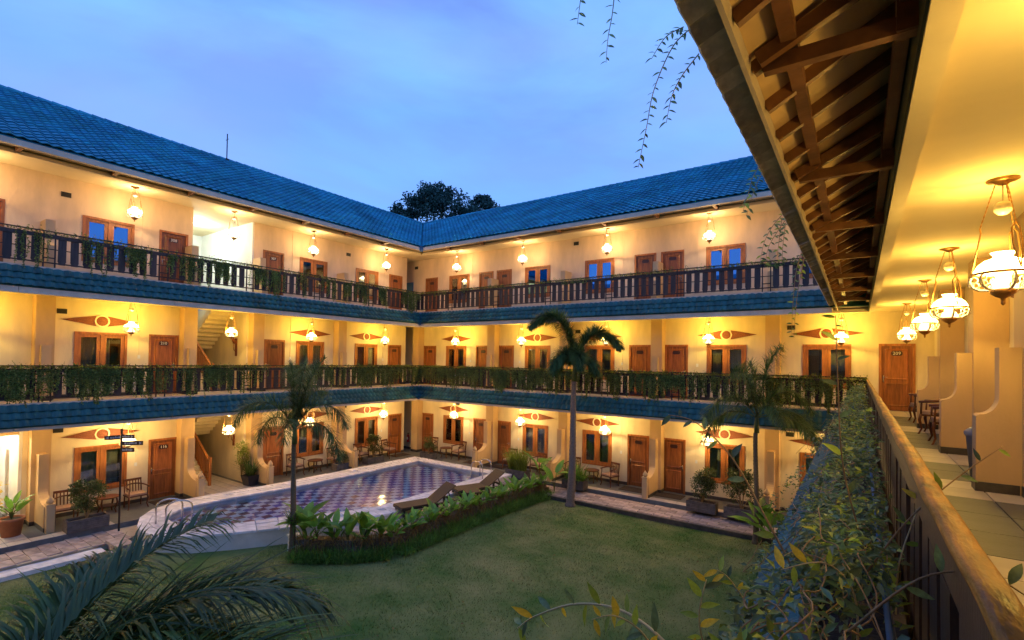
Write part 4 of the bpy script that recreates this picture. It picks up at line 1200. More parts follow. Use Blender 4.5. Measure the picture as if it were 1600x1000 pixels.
def chair_parts():
    d = {}
    s = MB(); s.box((-.27, -.25, .38), (.27, .25, .42)); d['seat_frame'] = s.mesh('seat_frame', chair_m)
    s = MB(); s.box((-.245, -.235, .421), (.245, .225, .475)); d['cushion'] = s.mesh('cushion', cush_m)
    for i, (x, y) in enumerate(((-.25, -.23), (.25, -.23))):
        l = MB(); l.tube([(x, y, .42), (x * 1.06, y - .02, .30), (x * .98, y + .012, .12), (x * 1.08, y - .03, .02), (x * 1.1, y - .04, 0)], [.026, .030, .018, .017, .022], 6)
        l.tube([(x, y, .42), (x, y + .01, .66)], .018, 6); d['legf%d' % i] = l.mesh('leg', chair_m, True)
    for i, x in enumerate((-.23, .23)):
        l = MB(); l.tube([(x, .24, 0), (x, .23, .42), (x, .27, .70), (x * .98, .30, .86)], [.02, .022, .02, .018], 6); d['legb%d' % i] = l.mesh('leg', chair_m, True)
    a = MB(); pts = []
    for k in range(13):
        t_ = PI * k / 12; pts.append((-.285 * math.cos(t_), -.26 + .52 * math.sin(t_) ** .7, .67 + .06 * math.sin(t_)))
    a.tube(pts, .024, 6); d['arm_rail'] = a.mesh('arm_rail', chair_m, True)
    b = MB(); b.bar((-.24, .295, .86), (.24, .295, .86), .035, .07); d['top_rail'] = b.mesh('top_rail', chair_m)
    for i in range(5):
        x = -.16 + i * .08; b = MB(); b.bar((x, .245, .44), (x, .295, .84), .028, .012, up=(0, 1, 0)); d['slat%d' % i] = b.mesh('back_slat', chair_m)
    return d
CH = chair_parts(); PROTO = {}
def chair(x, y, z, rz, label, g='wooden gallery armchairs'):
    if 'c' not in PROTO:
        t = thing('armchair', label, 'chair', (x, y, z), rz, g)
        for k, m in CH.items(): obj(m.name.split('.')[0], m, t)
        PROTO['c'] = t
    else:
        t = copy_tree(PROTO['c']); t.location = (x, y, z); t.rotation_euler = (0, 0, rz); t['label'] = label; t['group'] = g
    return t
def table(x, y, z, label):
    if 't' not in PROTO:
        t = thing('gallery_table', label, 'table', (x, y, z), 0, 'small wooden gallery tables')
        m = MB(); m.lathe([(0, .47), (.30, .47), (.32, .485), (.32, .505), (.30, .515), (0, .515)], 18); m.lathe([(0, .22), (.20, .22), (.20, .24), (0, .24)], 12)
        obj('table_top', m.mesh('table_top', chair_m), t)
        for k in range(4):
            a = PI / 4 + k * PI / 2; c, s = math.cos(a), math.sin(a)
            m = MB(); m.tube([(c * .26, s * .26, .47), (c * .29, s * .29, .33), (c * .22, s * .22, .12), (c * .26, s * .26, 0)], [.025, .028, .016, .022], 6); obj('leg', m.mesh('leg', chair_m, True), t)
        PROTO['t'] = t
    else:
        t = copy_tree(PROTO['t']); t.location = (x, y, z); t['label'] = label
    return t
G = FZ[1]
for x, y, rz, l in ((-19.45, 6.35, PI / 2, 'armchair to the left of door 116'), (-19.3, 4.55, PI / 2 - .1, 'armchair half hidden behind the leftmost bushy planter'),
                    (-19.5, 12.0, PI / 2, 'armchair between the slim young palm and a round table'), (-19.5, 13.95, PI / 2 + .1, 'armchair right of the round table, behind the drooping palm frond'),
                    (-19.45, 15.35, PI / 2, 'armchair to the left of the planter at the pool far bank'), (-19.4, 17.0, PI / 2 + .2, 'armchair beside the last door before the courtyard corner'),
                    (-18.25, 18.85, .2, 'armchair left of the small bush at the pool corner'), (-16.35, 18.85, -.15, 'armchair to the right of the round table at the pool corner'),
                    (-13.15, 18.75, .1, 'armchair behind the tall green reeds, left side'), (-11.6, 18.7, -.1, 'armchair behind the tall green reeds, right side'),
                    (-9.95, 18.85, .1, 'armchair partly hidden by the tall palm trunk'), (-8.25, 18.85, -.35, 'pale-cushioned armchair right of the tall palm, angled to the court')):
    chair(x, y, G, rz, l)
for x, y, l in ((-19.45, 5.6, 'small table between armchair and bush near door 116'), (-19.5, 12.95, 'round table behind the slim young palm, across the pool'), (-19.5, 16.15, 'table behind the planter near the courtyard corner'),
                (-17.2, 18.85, 'round table between two armchairs at the pool corner'), (-9.1, 18.9, 'small table just right of the tall palm trunk')): table(x, y, G, l)
for x, y, rz, l in ((1.33, 11.75, -PI / 2, 'nearest wooden armchair in the near gallery, against the low side wall'), (1.33, 13.35, -PI / 2 - .25, 'middle wooden armchair of the near gallery'), (1.33, 15.9, -PI / 2 + .1, 'farthest wooden armchair of the near gallery, in front of door 209')):
    chair(x, y, FZ[2], rz, l, 'wooden armchairs in the near gallery')
t = table(1.5, 12.55, FZ[2], 'round wooden table between armchairs of the near gallery')
t = thing('trash_bin', 'grey plastic bin with a lid, tucked behind the nearest low side wall', 'bin', (1.22, 8.12, FZ[2]))
b = MB(); b.lathe([(0, 0), (.11, 0), (.155, .56), (.165, .57), (.16, .60), (.12, .58)], 16); obj('body', b.mesh('body', grey_m, True), t)
b = MB(); b.lathe([(.172, .58), (.172, .62), (.12, .665), (0, .68)], 16); obj('lid', b.mesh('lid', grey_m, True), t)
for w, s, l in (('left', 7.31, 'dark doormat in front of door 116'), ('left', 17.8, 'doormat before the last door on the pool-side ground gallery'), ('back', -13.95, 'doormat at the door left of the tall reeds'),
                ('back', -7.25, 'doormat at the door left of the slim side wall with a finial'), ('back', -5.82, 'doormat at the door left of the double planters'), ('back', -15.3, 'doormat at the door behind the pool ladder')):
    m = MB(); m.box((-.5, -.32, 0), (.5, .32, .012)); p = P(w, s, .55, G + .001)
    tag(obj('doormat', m.mesh('doormat', mat_m), None, p, (0, 0, WROT[w])), l, 'doormat', 'doormats outside ground-floor rooms')
# fire extinguisher on the wall of the corner passage
t = thing('fire_extinguisher', 'red fire extinguisher on the wall of the dim corner passage', 'fire extinguisher', (-20.35, 19.20, -4.62))
m = MB(); m.lathe([(0, 0), (.07, 0), (.075, .02), (.075, .36), (.045, .43), (.02, .45)], 12); obj('cylinder', m.mesh('cylinder', red_m, True), t)
m = MB(); m.box((-.02, -.05, .45), (.02, .05, .50)); m.tube([(0, -.04, .46), (.08, -.04, .40), (.085, -.02, .15)], .012, 6); obj('hose_and_valve', m.mesh('hose_and_valve', iron_m), t)
m = MB(); m.box((-.05, -.077, .14), (.05, -.06, .28)); obj('label_plate', m.mesh('label_plate', white_m), t)

# signpost by the pool
t = thing('signpost', 'dark signpost with four brown arrow boards beside the pool', 'signpost', (-17.60, 5.36, PATH))
m = MB(); m.tube([(0, 0, 0), (0, 0, 2.92)], .026, 8); m.lathe([(.04, 2.91), (.025, 2.96), (0, 3.0)], 8); obj('pole', m.mesh('pole', iron_m), t)
aw = mat('sign_board', (.085, .035, .025), .5, .25, 8)
for z, ln, ang, sg in ((2.74, .36, .45, -1), (2.76, .40, -.25, 1), (2.56, .54, .05, 1), (2.37, .34, -.05, 1)):
    rz = PI / 4 + ang
    m = MB(); h = .06
    x0, x1 = (.03, .03 + ln) if sg > 0 else (-.03 - ln, -.03)
    m.box((x0, -.05, z - h), (x1, -.03, z + h)); bo = obj('sign_board', m.mesh('sign_board', aw), t, (0, 0, 0), (0, 0, rz))
    m = MB(); tip = (x1 - .03) if sg > 0 else (x0 + .03)
    m.prism([(tip, z), (tip - sg * .065, z + .042), (tip - sg * .065, z - .042)], lambda x, q: (x, -.0505, q), lambda x, q: (x, -.054, q))
    c = (x0 + x1) / 2 - sg * .05; wd = ln * .55
    # worn lettering too small to read from here: broken strokes
    q = c - wd / 2
    while q < c + wd / 2:
        l_ = R.uniform(.02, .05); m.box((q, -.054, z - .022), (q + l_, -.0505, z + .022 + R.uniform(-.01, .012))); q += l_ + R.uniform(.008, .02)
    obj('arrow_and_lettering', m.mesh('arrow_and_lettering', signtext_m), bo)

# pots and planters
def slate_box(lx, ly, h, rows=6):
    m = MB()
    for k in range(rows):
        z0, z1 = h * k / rows, h * (k + 1) / rows
        for (a, b, c, d) in ((-lx / 2, -ly / 2, lx / 2, -ly / 2 + .05), (-lx / 2, ly / 2 - .05, lx / 2, ly / 2)):
            cur = a
            while cur < c - .01:
                e = min(c, cur + R.uniform(.18, .42)); j = R.uniform(-.006, .008); s = -1 if b < 0 else 1
                m.box((cur + .002, b - (j if s < 0 else 0), z0 + .003), (e - .002, d + (j if s > 0 else 0), z1 - .002)); cur = e
        for x in (-lx / 2, lx / 2 - .05):
            j = R.uniform(-.006, .006); m.box((x + j, -ly / 2 + .051, z0 + .003), (x + .05 + j, ly / 2 - .051, z1 - .002))
    return m
def planter(x, y, z, rz, lx, ly, h, label):
    t = thing('planter_box', label, 'planter', (x, y, z), rz)
    obj('stone_strips', slate_box(lx, ly, h).mesh('stone_strips', planter_m), t, kind='stuff')
    m = MB(); m.box((-lx / 2 + .055, -ly / 2 + .055, .02), (lx / 2 - .055, ly / 2 - .055, h - .05)); obj('soil', m.mesh('soil', soil_m), t)
    return t
PLANTERS = [(-18.12, 4.75, PI / 2, .95, .42, .34, 'layered slate planter box at the left end of the ground gallery'), (-19.05, 15.75, PI / 2, .95, .40, .30, 'slate planter box across the pool near the last double window'),
            (-17.75, 18.15, 0, .85, .38, .28, 'slate planter box at the far corner of the pool'), (-11.95, 17.62, 0, 1.0, .42, .34, 'slate planter box holding the tall reeds'),
            (-9.2, 17.6, 0, .95, .42, .34, 'slate planter box behind the tall palm trunk'), (-4.35, 17.6, 0, .95, .42, .34, 'left slate planter box of the pair below the curtained window'),
            (-3.15, 17.6, 0, .95, .42, .34, 'right slate planter box of the pair below the curtained window'), (-19.0, 14.0, PI / 2, .9, .38, .28, 'slate planter box behind the drooping palm frond')]
for x, y, rz, lx, ly, h, l in PLANTERS: planter(x, y, G, rz, lx, ly, h, l)
t = thing('square_pot', 'dark square glazed pot at the stairwell opening', 'pot', (-19.35, 10.05, G), .1)
m = MB(); m.add([(-.17, -.17, 0), (.17, -.17, 0), (.17, .17, 0), (-.17, .17, 0), (-.25, -.25, .40), (.25, -.25, .40), (.25, .25, .40), (-.25, .25, .40), (-.21, -.21, .38), (.21, -.21, .38), (.21, .21, .38), (-.21, .21, .38)],
      [(3, 2, 1, 0), (0, 1, 5, 4), (1, 2, 6, 5), (2, 3, 7, 6), (3, 0, 4, 7), (4, 5, 9, 8), (5, 6, 10, 9), (6, 7, 11, 10), (7, 4, 8, 11), (8, 9, 10, 11)]); obj('pot_body', m.mesh('pot_body', blackpot_m), t)
t = thing('terracotta_urn', 'terracotta urn with a flared rim right of the dark square pot', 'urn', (-19.05, 10.55, G))
m = MB(); m.lathe([(0, 0), (.16, 0), (.17, .04), (.12, .08), (.19, .25), (.22, .42), (.17, .56), (.13, .60), (.20, .68), (.17, .68), (.10, .60)], 18); obj('urn_body', m.mesh('urn_body', terra_m, True), t)
def round_pot(x, y, z, r, h, label):
    t = thing('terracotta_pot', label, 'pot', (x, y, z))
    m = MB(); m.lathe([(0, 0), (r * .72, 0), (r * .95, h * .86), (r * 1.05, h * .86), (r * 1.05, h), (r * .92, h), (r * .90, h * .9)], 20); obj('pot_body', m.mesh('pot_body', terra_m, True), t)
    m = MB(); m.lathe([(r * .9, h * .9), (0, h * .92)], 16); obj('soil', m.mesh('soil', soil_m), t)
round_pot(-18.95, 3.35, G, .27, .50, 'terracotta pot at the left edge by the lit entrance')
round_pot(-20.4, 3.0, G, .22, .36, 'orange pot inside the lit entrance, at the left edge')

# ================================================================ vegetation
def foliage(name, parent, V, F, m, loc=(0, 0, 0)): return obj(name, np_mesh(name, V, F, m), parent, loc, kind='stuff')
UP = np.array([0, 0, 1.0])
def bush(name, label, cat, loc, rad, h, n, m, ll=.07, lw=.035, stems=5, zc=None, group=None):
    t = thing(name, label, cat, loc, R.uniform(0, 6), group)
    s = MB(); cl = []
    for k in range(stems * 3):
        a = R.uniform(0, 2 * PI); rr = rad * R.uniform(.2, .95); z = h * R.uniform(.3, .98)
        rr *= math.sqrt(max(.15, 1 - ((z / h - .55) / .6) ** 2))
        c = (rr * math.cos(a), rr * math.sin(a), z); cl.append(c)
        s.tube([(c[0] * .05, c[1] * .05, 0), (c[0] * .35, c[1] * .35, z * .5), c], [.016, .010, .004], 4)
    obj('stems', s.mesh('stems', stem_m), t, kind='stuff')
    cl = np.array(cl); idx = rng.integers(0, len(cl), n)
    off = rand_dirs(n) * (rng.random((n, 1)) ** .5) * rad * .36
    B = cl[idx] + off; B[:, 2] = np.maximum(B[:, 2], .05)
    D = nrm(off + rand_dirs(n) * rad * .2 + UP * .04)
    V, F = leaf_batch(B, D, nrm(rand_dirs(n) * .6 + UP), rng.uniform(.7, 1.2, n) * ll, lw)
    foliage('foliage', t, V, F, m)
    return t
zt = G + .30
bush('leafy_shrub', 'bushy green shrub in the leftmost slate planter, under the first window', 'shrub', (-18.12, 4.75, zt), .52, 1.05, 2600, shrub_m)
bush('leafy_shrub', 'rounded shrub in the planter across the pool, before the last window', 'shrub', (-19.05, 15.75, zt - .05), .42, 1.0, 1500, shrub_m)
bush('leafy_shrub', 'small bright shrub in the planter at the far corner of the pool', 'shrub', (-17.75, 18.15, zt - .05), .36, .8, 1100, shrub_m)
bush('leafy_shrub', 'bushy shrub in the left planter of the pair below the curtained window', 'shrub', (-4.35, 17.6, zt), .56, 1.15, 2400, shrub_m)
bush('leafy_shrub', 'dense shrub in the right planter of the pair, behind the slim palm trunk', 'shrub', (-3.1, 17.55, zt), .55, 1.1, 2400, shrub_m)
bush('leafy_shrub', 'low shrub in the planter behind the drooping palm frond', 'shrub', (-19.0, 14.0, zt - .05), .3, .5, 600, shrub_m)
bush('flowering_shrub', 'pale yellow-green shrub against the stairwell wall', 'shrub', (-19.75, 9.9, G + .35), .38, 1.25, 900, reed_m, .06, .03)
bush('leafy_shrub', 'yellow-leaved plant in the pot inside the bright entrance', 'shrub', (-20.4, 3.0, G + .3), .45, 1.0, 700, yellowleaf_m, .12, .05)

def strip_batch(base, d0, L, W, droop, segs=4, side=None):
    """long narrow leaves bending under gravity; base (n,3), d0 (n,3)"""
    n = len(base); L = np.broadcast_to(L, (n,)); W = np.broadcast_to(W, (n,)); droop = np.broadcast_to(droop, (n,))
    p = base.copy(); d = nrm(d0); V = []; 
    s0 = nrm(np.cross(d, UP + 1e-3)) if side is None else side
    for k in range(segs + 1):
        t = k / segs; w = W * (1 - t) ** .6 * (.55 + 1.2 * t if t < .4 else 1.03)
        if k == segs: w = W * .04
        V.append(p - s0 * (w / 2)[:, None]); V.append(p + s0 * (w / 2)[:, None])
        p = p + d * (L / segs)[:, None]
        d = nrm(d - UP * (droop / segs)[:, None])
    V = np.stack(V, 1); m = 2 * (segs + 1); i = np.arange(n)[:, None] * m
    F = np.concatenate([i + [2 * k, 2 * k + 1, 2 * k + 3, 2 * k + 2] for k in range(segs)], 1).reshape(-1, 4)
    return V.reshape(-1, 3), F
def reeds(label, loc, n, h, spread, m, w=.02, lean=.35, parent=None, name='tall_reeds'):
    t = thing(name, label, 'plant', loc) if parent is None else parent
    B = np.zeros((n, 3)); B[:, 0] = rng.uniform(-spread[0], spread[0], n); B[:, 1] = rng.uniform(-spread[1], spread[1], n)
    D = rand_dirs(n) * lean + UP
    V, F = strip_batch(B, D, rng.uniform(.6, 1.1, n) * h, w, rng.uniform(.3, 1.4, n))
    foliage('blades', t, V, F, m); return t
reeds('tall bright green reeds in the slate planter right of the pool ladder', (-11.95, 17.62, zt), 420, 1.05, (.40, .12), reed_m, .028, .42)
reeds('drooping fern in the planter just behind the tall palm trunk', (-9.2, 17.6, zt), 300, .85, (.38, .12), bordergrass_m, .03, .9, name='fern')
reeds('young palm-like plant in the dark square pot', (-19.35, 10.05, G + .36), 140, .9, (.1, .1), palm_m, .035, .8, name='potted_palm')

def big_leaf_mesh(k):
    m = MB(); n = 9; vs = []
    for i in range(n):
        t = i / (n - 1); w = .5 * math.sin(PI * min(1, (t * .93 + .07)) ** .8) ** .8 * (.36 + .04 * k)
        if i == n - 1: w = .004
        y = t; z = -.35 * t * t * (.5 + .3 * k) + .012 * math.sin(i * 2.1 + k)
        vs += [(-w, y, z + w * .35), (-w * .5, y + .01, z + w * .12 + .01), (0, y, z), (w * .5, y + .01, z + w * .12 + .01), (w, y, z + w * .35)]
    m.add(vs, [(i * 5 + j, i * 5 + j + 1, i * 5 + j + 6, i * 5 + j + 5) for i in range(n - 1) for j in range(4)])
    return m.mesh('leaf', broad_m, True, fix=False)
BL = [big_leaf_mesh(k) for k in range(3)]
def broad_plant(loc, label, n=6, size=.45, stem=.35, group='broad-leaved plants along the stone planter', name='broad_leaved_plant'):
    t = thing(name, label, 'plant', loc, R.uniform(0, 6), group)
    s = MB()
    for k in range(n):
        a = 2 * PI * k / n + R.uniform(-.4, .4); h = stem * R.uniform(.5, 1.25); o = R.uniform(.08, .20)
        p = (math.cos(a) * o, math.sin(a) * o, h)
        s.tube([(0, 0, 0), (p[0] * .3, p[1] * .3, h * .6), p], [.014, .011, .007], 5)
        obj('leaf', R.choice(BL), t, p, (R.uniform(.55, 1.3), R.uniform(-.3, .3), a - PI / 2), size * R.uniform(.75, 1.15))
    obj('stalks', s.mesh('stalks', greenstem_m), t); return t
HEDGE = [(-12.35, 7.75), (-11.15, 8.55), (-10.55, 9.35), (-10.60, 11.5), (-10.50, 14.2), (-10.25, 16.9)]
def hp(u):
    ls = [math.dist(HEDGE[i], HEDGE[i + 1]) for i in range(len(HEDGE) - 1)]; d = u * sum(ls)
    for i, l in enumerate(ls):
        if d <= l or i == len(ls) - 1:
            t = d / l; a, b = HEDGE[i], HEDGE[i + 1]; tx, ty = (b[0] - a[0]) / l, (b[1] - a[1]) / l
            return a[0] + (b[0] - a[0]) * t, a[1] + (b[1] - a[1]) * t, tx, ty
        d -= l
def hedge():
    t = thing('stone_planter_wall', 'long low dark stone planter wall between lawn and sun loungers', 'planter wall', (-10.6, 11.5, LAWN))
    n = 34
    for k in range(n):
        x, y, tx, ty = hp((k + .5) / n); L_ = 10.9 / n
        for row in range(3):
            m = MB(); m.box((-L_ / 2 + .004, -.17 + R.uniform(-.01, .01), 0), (L_ / 2 - .004, .17 + R.uniform(-.01, .01), .145)); 
            obj('stone', m.mesh('stone', planter_m), t, (x + 10.6 + tx * L_ * .5 * (row % 2), y - 11.5 + ty * L_ * .5 * (row % 2), .0 + row * .148), (0, 0, math.atan2(ty, tx) + R.uniform(-.01, .01)))
    wh = ['at its near end beside the slim palm', 'near its corner', 'just past its corner', 'in front of the nearer lounger foot', 'in front of the nearer lounger', 'in front of the nearer lounger head', 'before the side table', 'in front of the farther lounger', 'before the farther lounger head', 'past the loungers', 'towards the tall palm', 'at its far end by the tall palm']
    N_ = 24
    lw = ['at the slim palm', 'a pace past the slim palm', 'two paces past the slim palm', 'before the bend', 'at the bend', 'just after the bend', 'at the nearer lounger foot', 'at the nearer lounger middle', 'at the nearer lounger head', 'by the side table', 'at the farther lounger foot', 'at the farther lounger head', 'short of the tall palm', 'closest to the tall palm']
    for k in range(14):
        x, y, tx, ty = hp(.03 + .94 * k / 13)
        broad_plant((x + ty * .12, y - tx * .12, LAWN + .40), 'low broad-leaved plant on the planter lawn side, ' + lw[k], 6, R.uniform(.30, .42), R.uniform(.08, .16))
    for k in range(N_):
        x, y, tx, ty = hp(.01 + .97 * k / (N_ - 1)); side = (-1) ** k
        w_ = wh[int(k / 2)]
        broad_plant((x - ty * .07 * side, y + tx * .07 * side, LAWN + .42), '%s broad-leaved plant on the dark planter wall %s' % ('first' if k % 2 == 0 else 'second', w_), R.choice((7, 8, 9)), R.uniform(.50, .68) if y < 9.2 else R.uniform(.34, .48), R.uniform(.26, .42) if y < 9.2 else R.uniform(.10, .22))
    broad_plant((-10.45, 17.0, LAWN + .42), 'single tall plant with two very large leaves left of the palm trunk', 3, 1.0, .75)
    broad_plant((-9.75, 16.95, LAWN + .2), 'large-leaved plant hugging the tall palm trunk', 4, .75, .6)
    # grassy border in front of the planter wall
    n = 10500; u = rng.random(n); B = np.zeros((n, 3)); off = rng.uniform(.16, .62, n)
    for i in range(n):
        x, y, tx, ty = hp(float(u[i])); B[i] = (x + ty * off[i], y - tx * off[i], LAWN)
    D = rand_dirs(n) * .75 + UP
    V, F = strip_batch(B, D, rng.uniform(.26, .56, n) * (1.15 - off * .75), .024, rng.uniform(.6, 2.0, n))
    g = obj('border_grass', np_mesh('border_grass', V, F, bordergrass_m), kind='stuff'); tag(g, 'dark grassy border along the front of the stone planter wall', 'border grass')
    n = 1700; u = rng.random(n); B = np.zeros((n, 3))
    for i in range(n):
        x, y, tx, ty = hp(float(u[i])); o_ = rng.uniform(.05, .25); B[i] = (x + ty * o_, y - tx * o_, LAWN + rng.uniform(.30, .46))
    V, F = strip_batch(B, rand_dirs(n) * .9 + UP * .7, rng.uniform(.25, .5, n), .02, rng.uniform(1.5, 3.2, n))
    g = obj('dry_fern_fringe', np_mesh('dry_fern_fringe', V, F, drygrass_m), kind='stuff'); tag(g, 'yellowish dry fringe hanging over the stone planter wall', 'dry plants')
hedge()
broad_plant((-18.95, 3.35, G + .45), 'lush potted plant with broad bright leaves at the left edge', 11, .42, .35, None, 'potted_plant')
for x, y, l in ((-2.35, 16.15, 'cluster of dark broad leaves at the foot of the slim right-hand palm'), (-1.6, 16.2, 'broad-leaved plant low on the lawn edge right of the slim palm'), (-1.9, 15.6, 'small broad-leaved plant on the lawn corner')):
    broad_plant((x, y, LAWN), l, 9, .75, .7, None)

# lawn blades: one uncountable mass
def lawn_blades():
    n = 170000
    x = rng.uniform(-16.6, 1.0, n); y = rng.uniform(1.0, 16.43, n)
    keep = ~((x < -10.35) & (y > 9.0)) & ~((x < -11.9) & (y > 8.0)) & ~((x < -13.4) & (y > 5.3)) & ~((x < -16.2) & (y < 4.8))
    hx = x + .6 * y  # cheap guard along the planter front
    x, y = x[keep], y[keep]; n = len(x)
    B = np.stack([x, y, np.full(n, LAWN - .005) + .02 * np.sin(x * .9) * np.sin(y * .7)], 1)
    D = nrm(rand_dirs(n) * .7 + UP); L_ = (rng.uniform(.025, .06, n) * (1 + .5 * (np.sin(x * 2.1 + np.sin(y * 1.7)) * np.sin(y * 2.3 + x) > .35)))[:, None]; sd = nrm(np.cross(D, rand_dirs(n))) * .006
    V = np.stack([B - sd, B + sd, B + D * L_], 1).reshape(-1, 3); F = np.arange(3 * n).reshape(-1, 3)
    g = obj('lawn_grass', np_mesh('lawn_grass', V, F, blade_m), kind='stuff'); tag(g, 'short mown grass blades of the courtyard lawn', 'grass')
lawn_blades()
def fallen_leaves():
    n = 90; x = rng.uniform(-13, .5, n); y = rng.uniform(3, 16.2, n); k = ~((x < -9.6) & (y > 6.5)); x, y = x[k], y[k]; n = len(x)
    V, F = leaf_batch(np.stack([x, y, np.full(n, LAWN + .045)], 1), rand_dirs(n) * np.array([1, 1, .15]), rand_dirs(n) * .3 + UP, rng.uniform(.05, .11, n), .04, .3)
    tag(obj('fallen_leaves', np_mesh('fallen_leaves', V, F, drygrass_m), kind='stuff'), 'dry fallen leaves scattered over the courtyard lawn', 'fallen leaves')
fallen_leaves()

# palms
def frond_batch(path, leaflet, wid, plumose, n, droopk=1.2, twist=0):
    """path: (k,3) rachis; returns leaflet strips"""
    path = np.asarray(path); seg = np.linalg.norm(np.diff(path, axis=0), axis=1); cum = np.concatenate([[0], np.cumsum(seg)]); T = cum[-1]
    u = np.linspace(.12, 1, n) * T
    Pn = np.stack([np.interp(u, cum, path[:, i]) for i in range(3)], 1)
    q = np.stack([np.interp(np.minimum(u + .03 * T, T), cum, path[:, i]) - np.interp(np.maximum(u - .03 * T, 0), cum, path[:, i]) for i in range(3)], 1); q = nrm(q)
    sd = nrm(np.cross(q, UP)); up = np.cross(sd, q)
    bs = []
    prof = np.sin(PI * np.clip(np.linspace(.22, .93, n), 0, 1)) ** .6
    for s in (-1, 1):
        ang = rng.uniform(-1.3, 1.5, n) if plumose else rng.uniform(.05, .45, n)
        d = nrm(q * rng.uniform(.55, .85, n)[:, None] + s * sd * np.cos(ang)[:, None] + up * np.sin(ang)[:, None])
        V, F = strip_batch(Pn, d, prof * leaflet * rng.uniform(.85, 1.1, n), wid, droopk * rng.uniform(.5, 1.3, n), 3)
        bs.append((V, F))
    return join_batches(bs)
def arc(p0, az, up0, L, droop, k=14):
    p = np.array(p0, float); d = np.array([math.cos(az) * math.cos(up0), math.sin(az) * math.cos(up0), math.sin(up0)]); out = [p.copy()]
    for i in range(k):
        p = p + d * L / k; d = d - UP * droop / k * (.5 + i / k); d = d / np.linalg.norm(d); out.append(p.copy())
    return np.array(out)
def palm(label, base, top, r0, r1, fronds, plumose, leaflet, wid, shaft=.6, rings=30, nl=70, trunk_m=None, extra=None):
    t = thing('palm_tree', label, 'palm', base)
    b = Vector(base); tp = Vector(top) - b
    m = MB(); n = rings * 2; pts = []; rs = []
    for k in range(n + 1):
        u = k / n; pts.append((tp.x * u + .03 * math.sin(u * 5), tp.y * u, tp.z * u)); rs.append((r0 + (r1 - r0) * min(1, u * 1.1)) * (1.05 if k % 2 else .97) * (1.25 if u < .03 else 1))
    m.tube(pts, rs, 10); obj('trunk', m.mesh('trunk', trunk_m or bark_m, True), t)
    m = MB(); m.tube([tp, tp + Vector((0, 0, shaft * .5)), tp + Vector((0, 0, shaft))], [r1 * 1.25, r1 * 1.1, r1 * .45], 10); obj('crown_shaft', m.mesh('crown_shaft', greenstem_m, True), t)
    top_ = np.array(tp) + UP * shaft * .8
    for az, up0, L_, dr in fronds:
        p = arc(top_, az, up0, L_, dr)
        m = MB(); m.tube([tuple(q) for q in p], list(np.linspace(r1 * .28, .006, len(p))), 5); fo = obj('frond', m.mesh('frond', greenstem_m, True), t)
        V, F = frond_batch(p, leaflet, wid, plumose, int(nl * L_ / 1.8) * (3 if plumose else 1))
        obj('leaflets', np_mesh('leaflets', V, F, palm_m), fo, kind='stuff')
    return t
# az: 0 = +x. seen from the camera, screen right is about (.82, .57)
SRT = math.atan2(.574, .819)
palm('tall grey-trunked palm with plume-like fronds standing at the lawn edge', (-8.62, 16.15, LAWN), (-8.52, 16.2, -.75), .155, .09,
     [(SRT + PI - .1, 1.42, 3.0, 4.1), (SRT + .05, 1.28, 2.6, 3.9), (SRT + PI + .5, 1.0, 1.5, 4.4), (SRT - .6, .9, 1.3, 4.4), (SRT - 1.5, 1.1, 1.5, 4.6), (SRT + 1.6, 1.2, 1.4, 4.4), (SRT + PI - .7, .9, 1.4, 4.6)], True, .52, .036, .75, nl=190)
palm('slim young palm with drooping fronds beside the near end of the planter wall', (-12.42, 7.6, LAWN), (-12.4, 7.6, -2.35), .085, .06,
     [(SRT + PI + .1, 1.1, 2.2, 3.6), (SRT + PI - .4, .75, 1.9, 3.6), (SRT + .05, 1.15, 2.0, 4.0), (SRT - .2, .62, 1.9, 3.8), (SRT - 1.4, .95, 1.5, 3.8), (SRT + 1.2, 1.25, 1.8, 2.6), (SRT + .6, 1.38, 2.1, 1.5), (SRT + PI - .9, 1.32, 2.0, 2.0), (SRT - .8, 1.38, 2.0, 1.5), (SRT + 2.2, 1.4, 1.9, 1.4)],
     True, .50, .021, .45, nl=58, trunk_m=thinbark_m)
palm('slim right-hand palm with arching fronds before the curtained window', (-2.50, 16.2, LAWN), (-2.47, 16.2, -2.05), .075, .06,
     [(SRT + PI, 1.0, 2.2, 4.0), (SRT + PI - .3, .5, 2.0, 3.4), (SRT, 1.1, 2.3, 3.6), (SRT - .1, .55, 2.2, 3.0), (SRT - 1.4, 1.0, 1.6, 4.0), (SRT + 1.3, 1.3, 2.2, 2.2), (SRT + .5, 1.35, 2.6, 2.0), (SRT + PI + .6, 1.3, 2.2, 2.6), (SRT - .7, .3, 2.0, 2.2)],
     True, .52, .023, .55, nl=60, trunk_m=thinbark_m)
reeds('tufted fern growing on the trunk of the slim young palm', (-12.42, 7.6, -4.45), 150, .42, (.08, .08), bordergrass_m, .035, 1.3, name='trunk_fern')
m = MB(); m.box((-.11, -.11, 0), (.11, .11, .42)); m.box((-.14, -.14, .42), (.14, .14, .46)); tag(obj('white_post', m.mesh('white_post', white_m), None, (-12.62, 7.78, LAWN)), 'short white post at the near end of the planter wall', 'post')

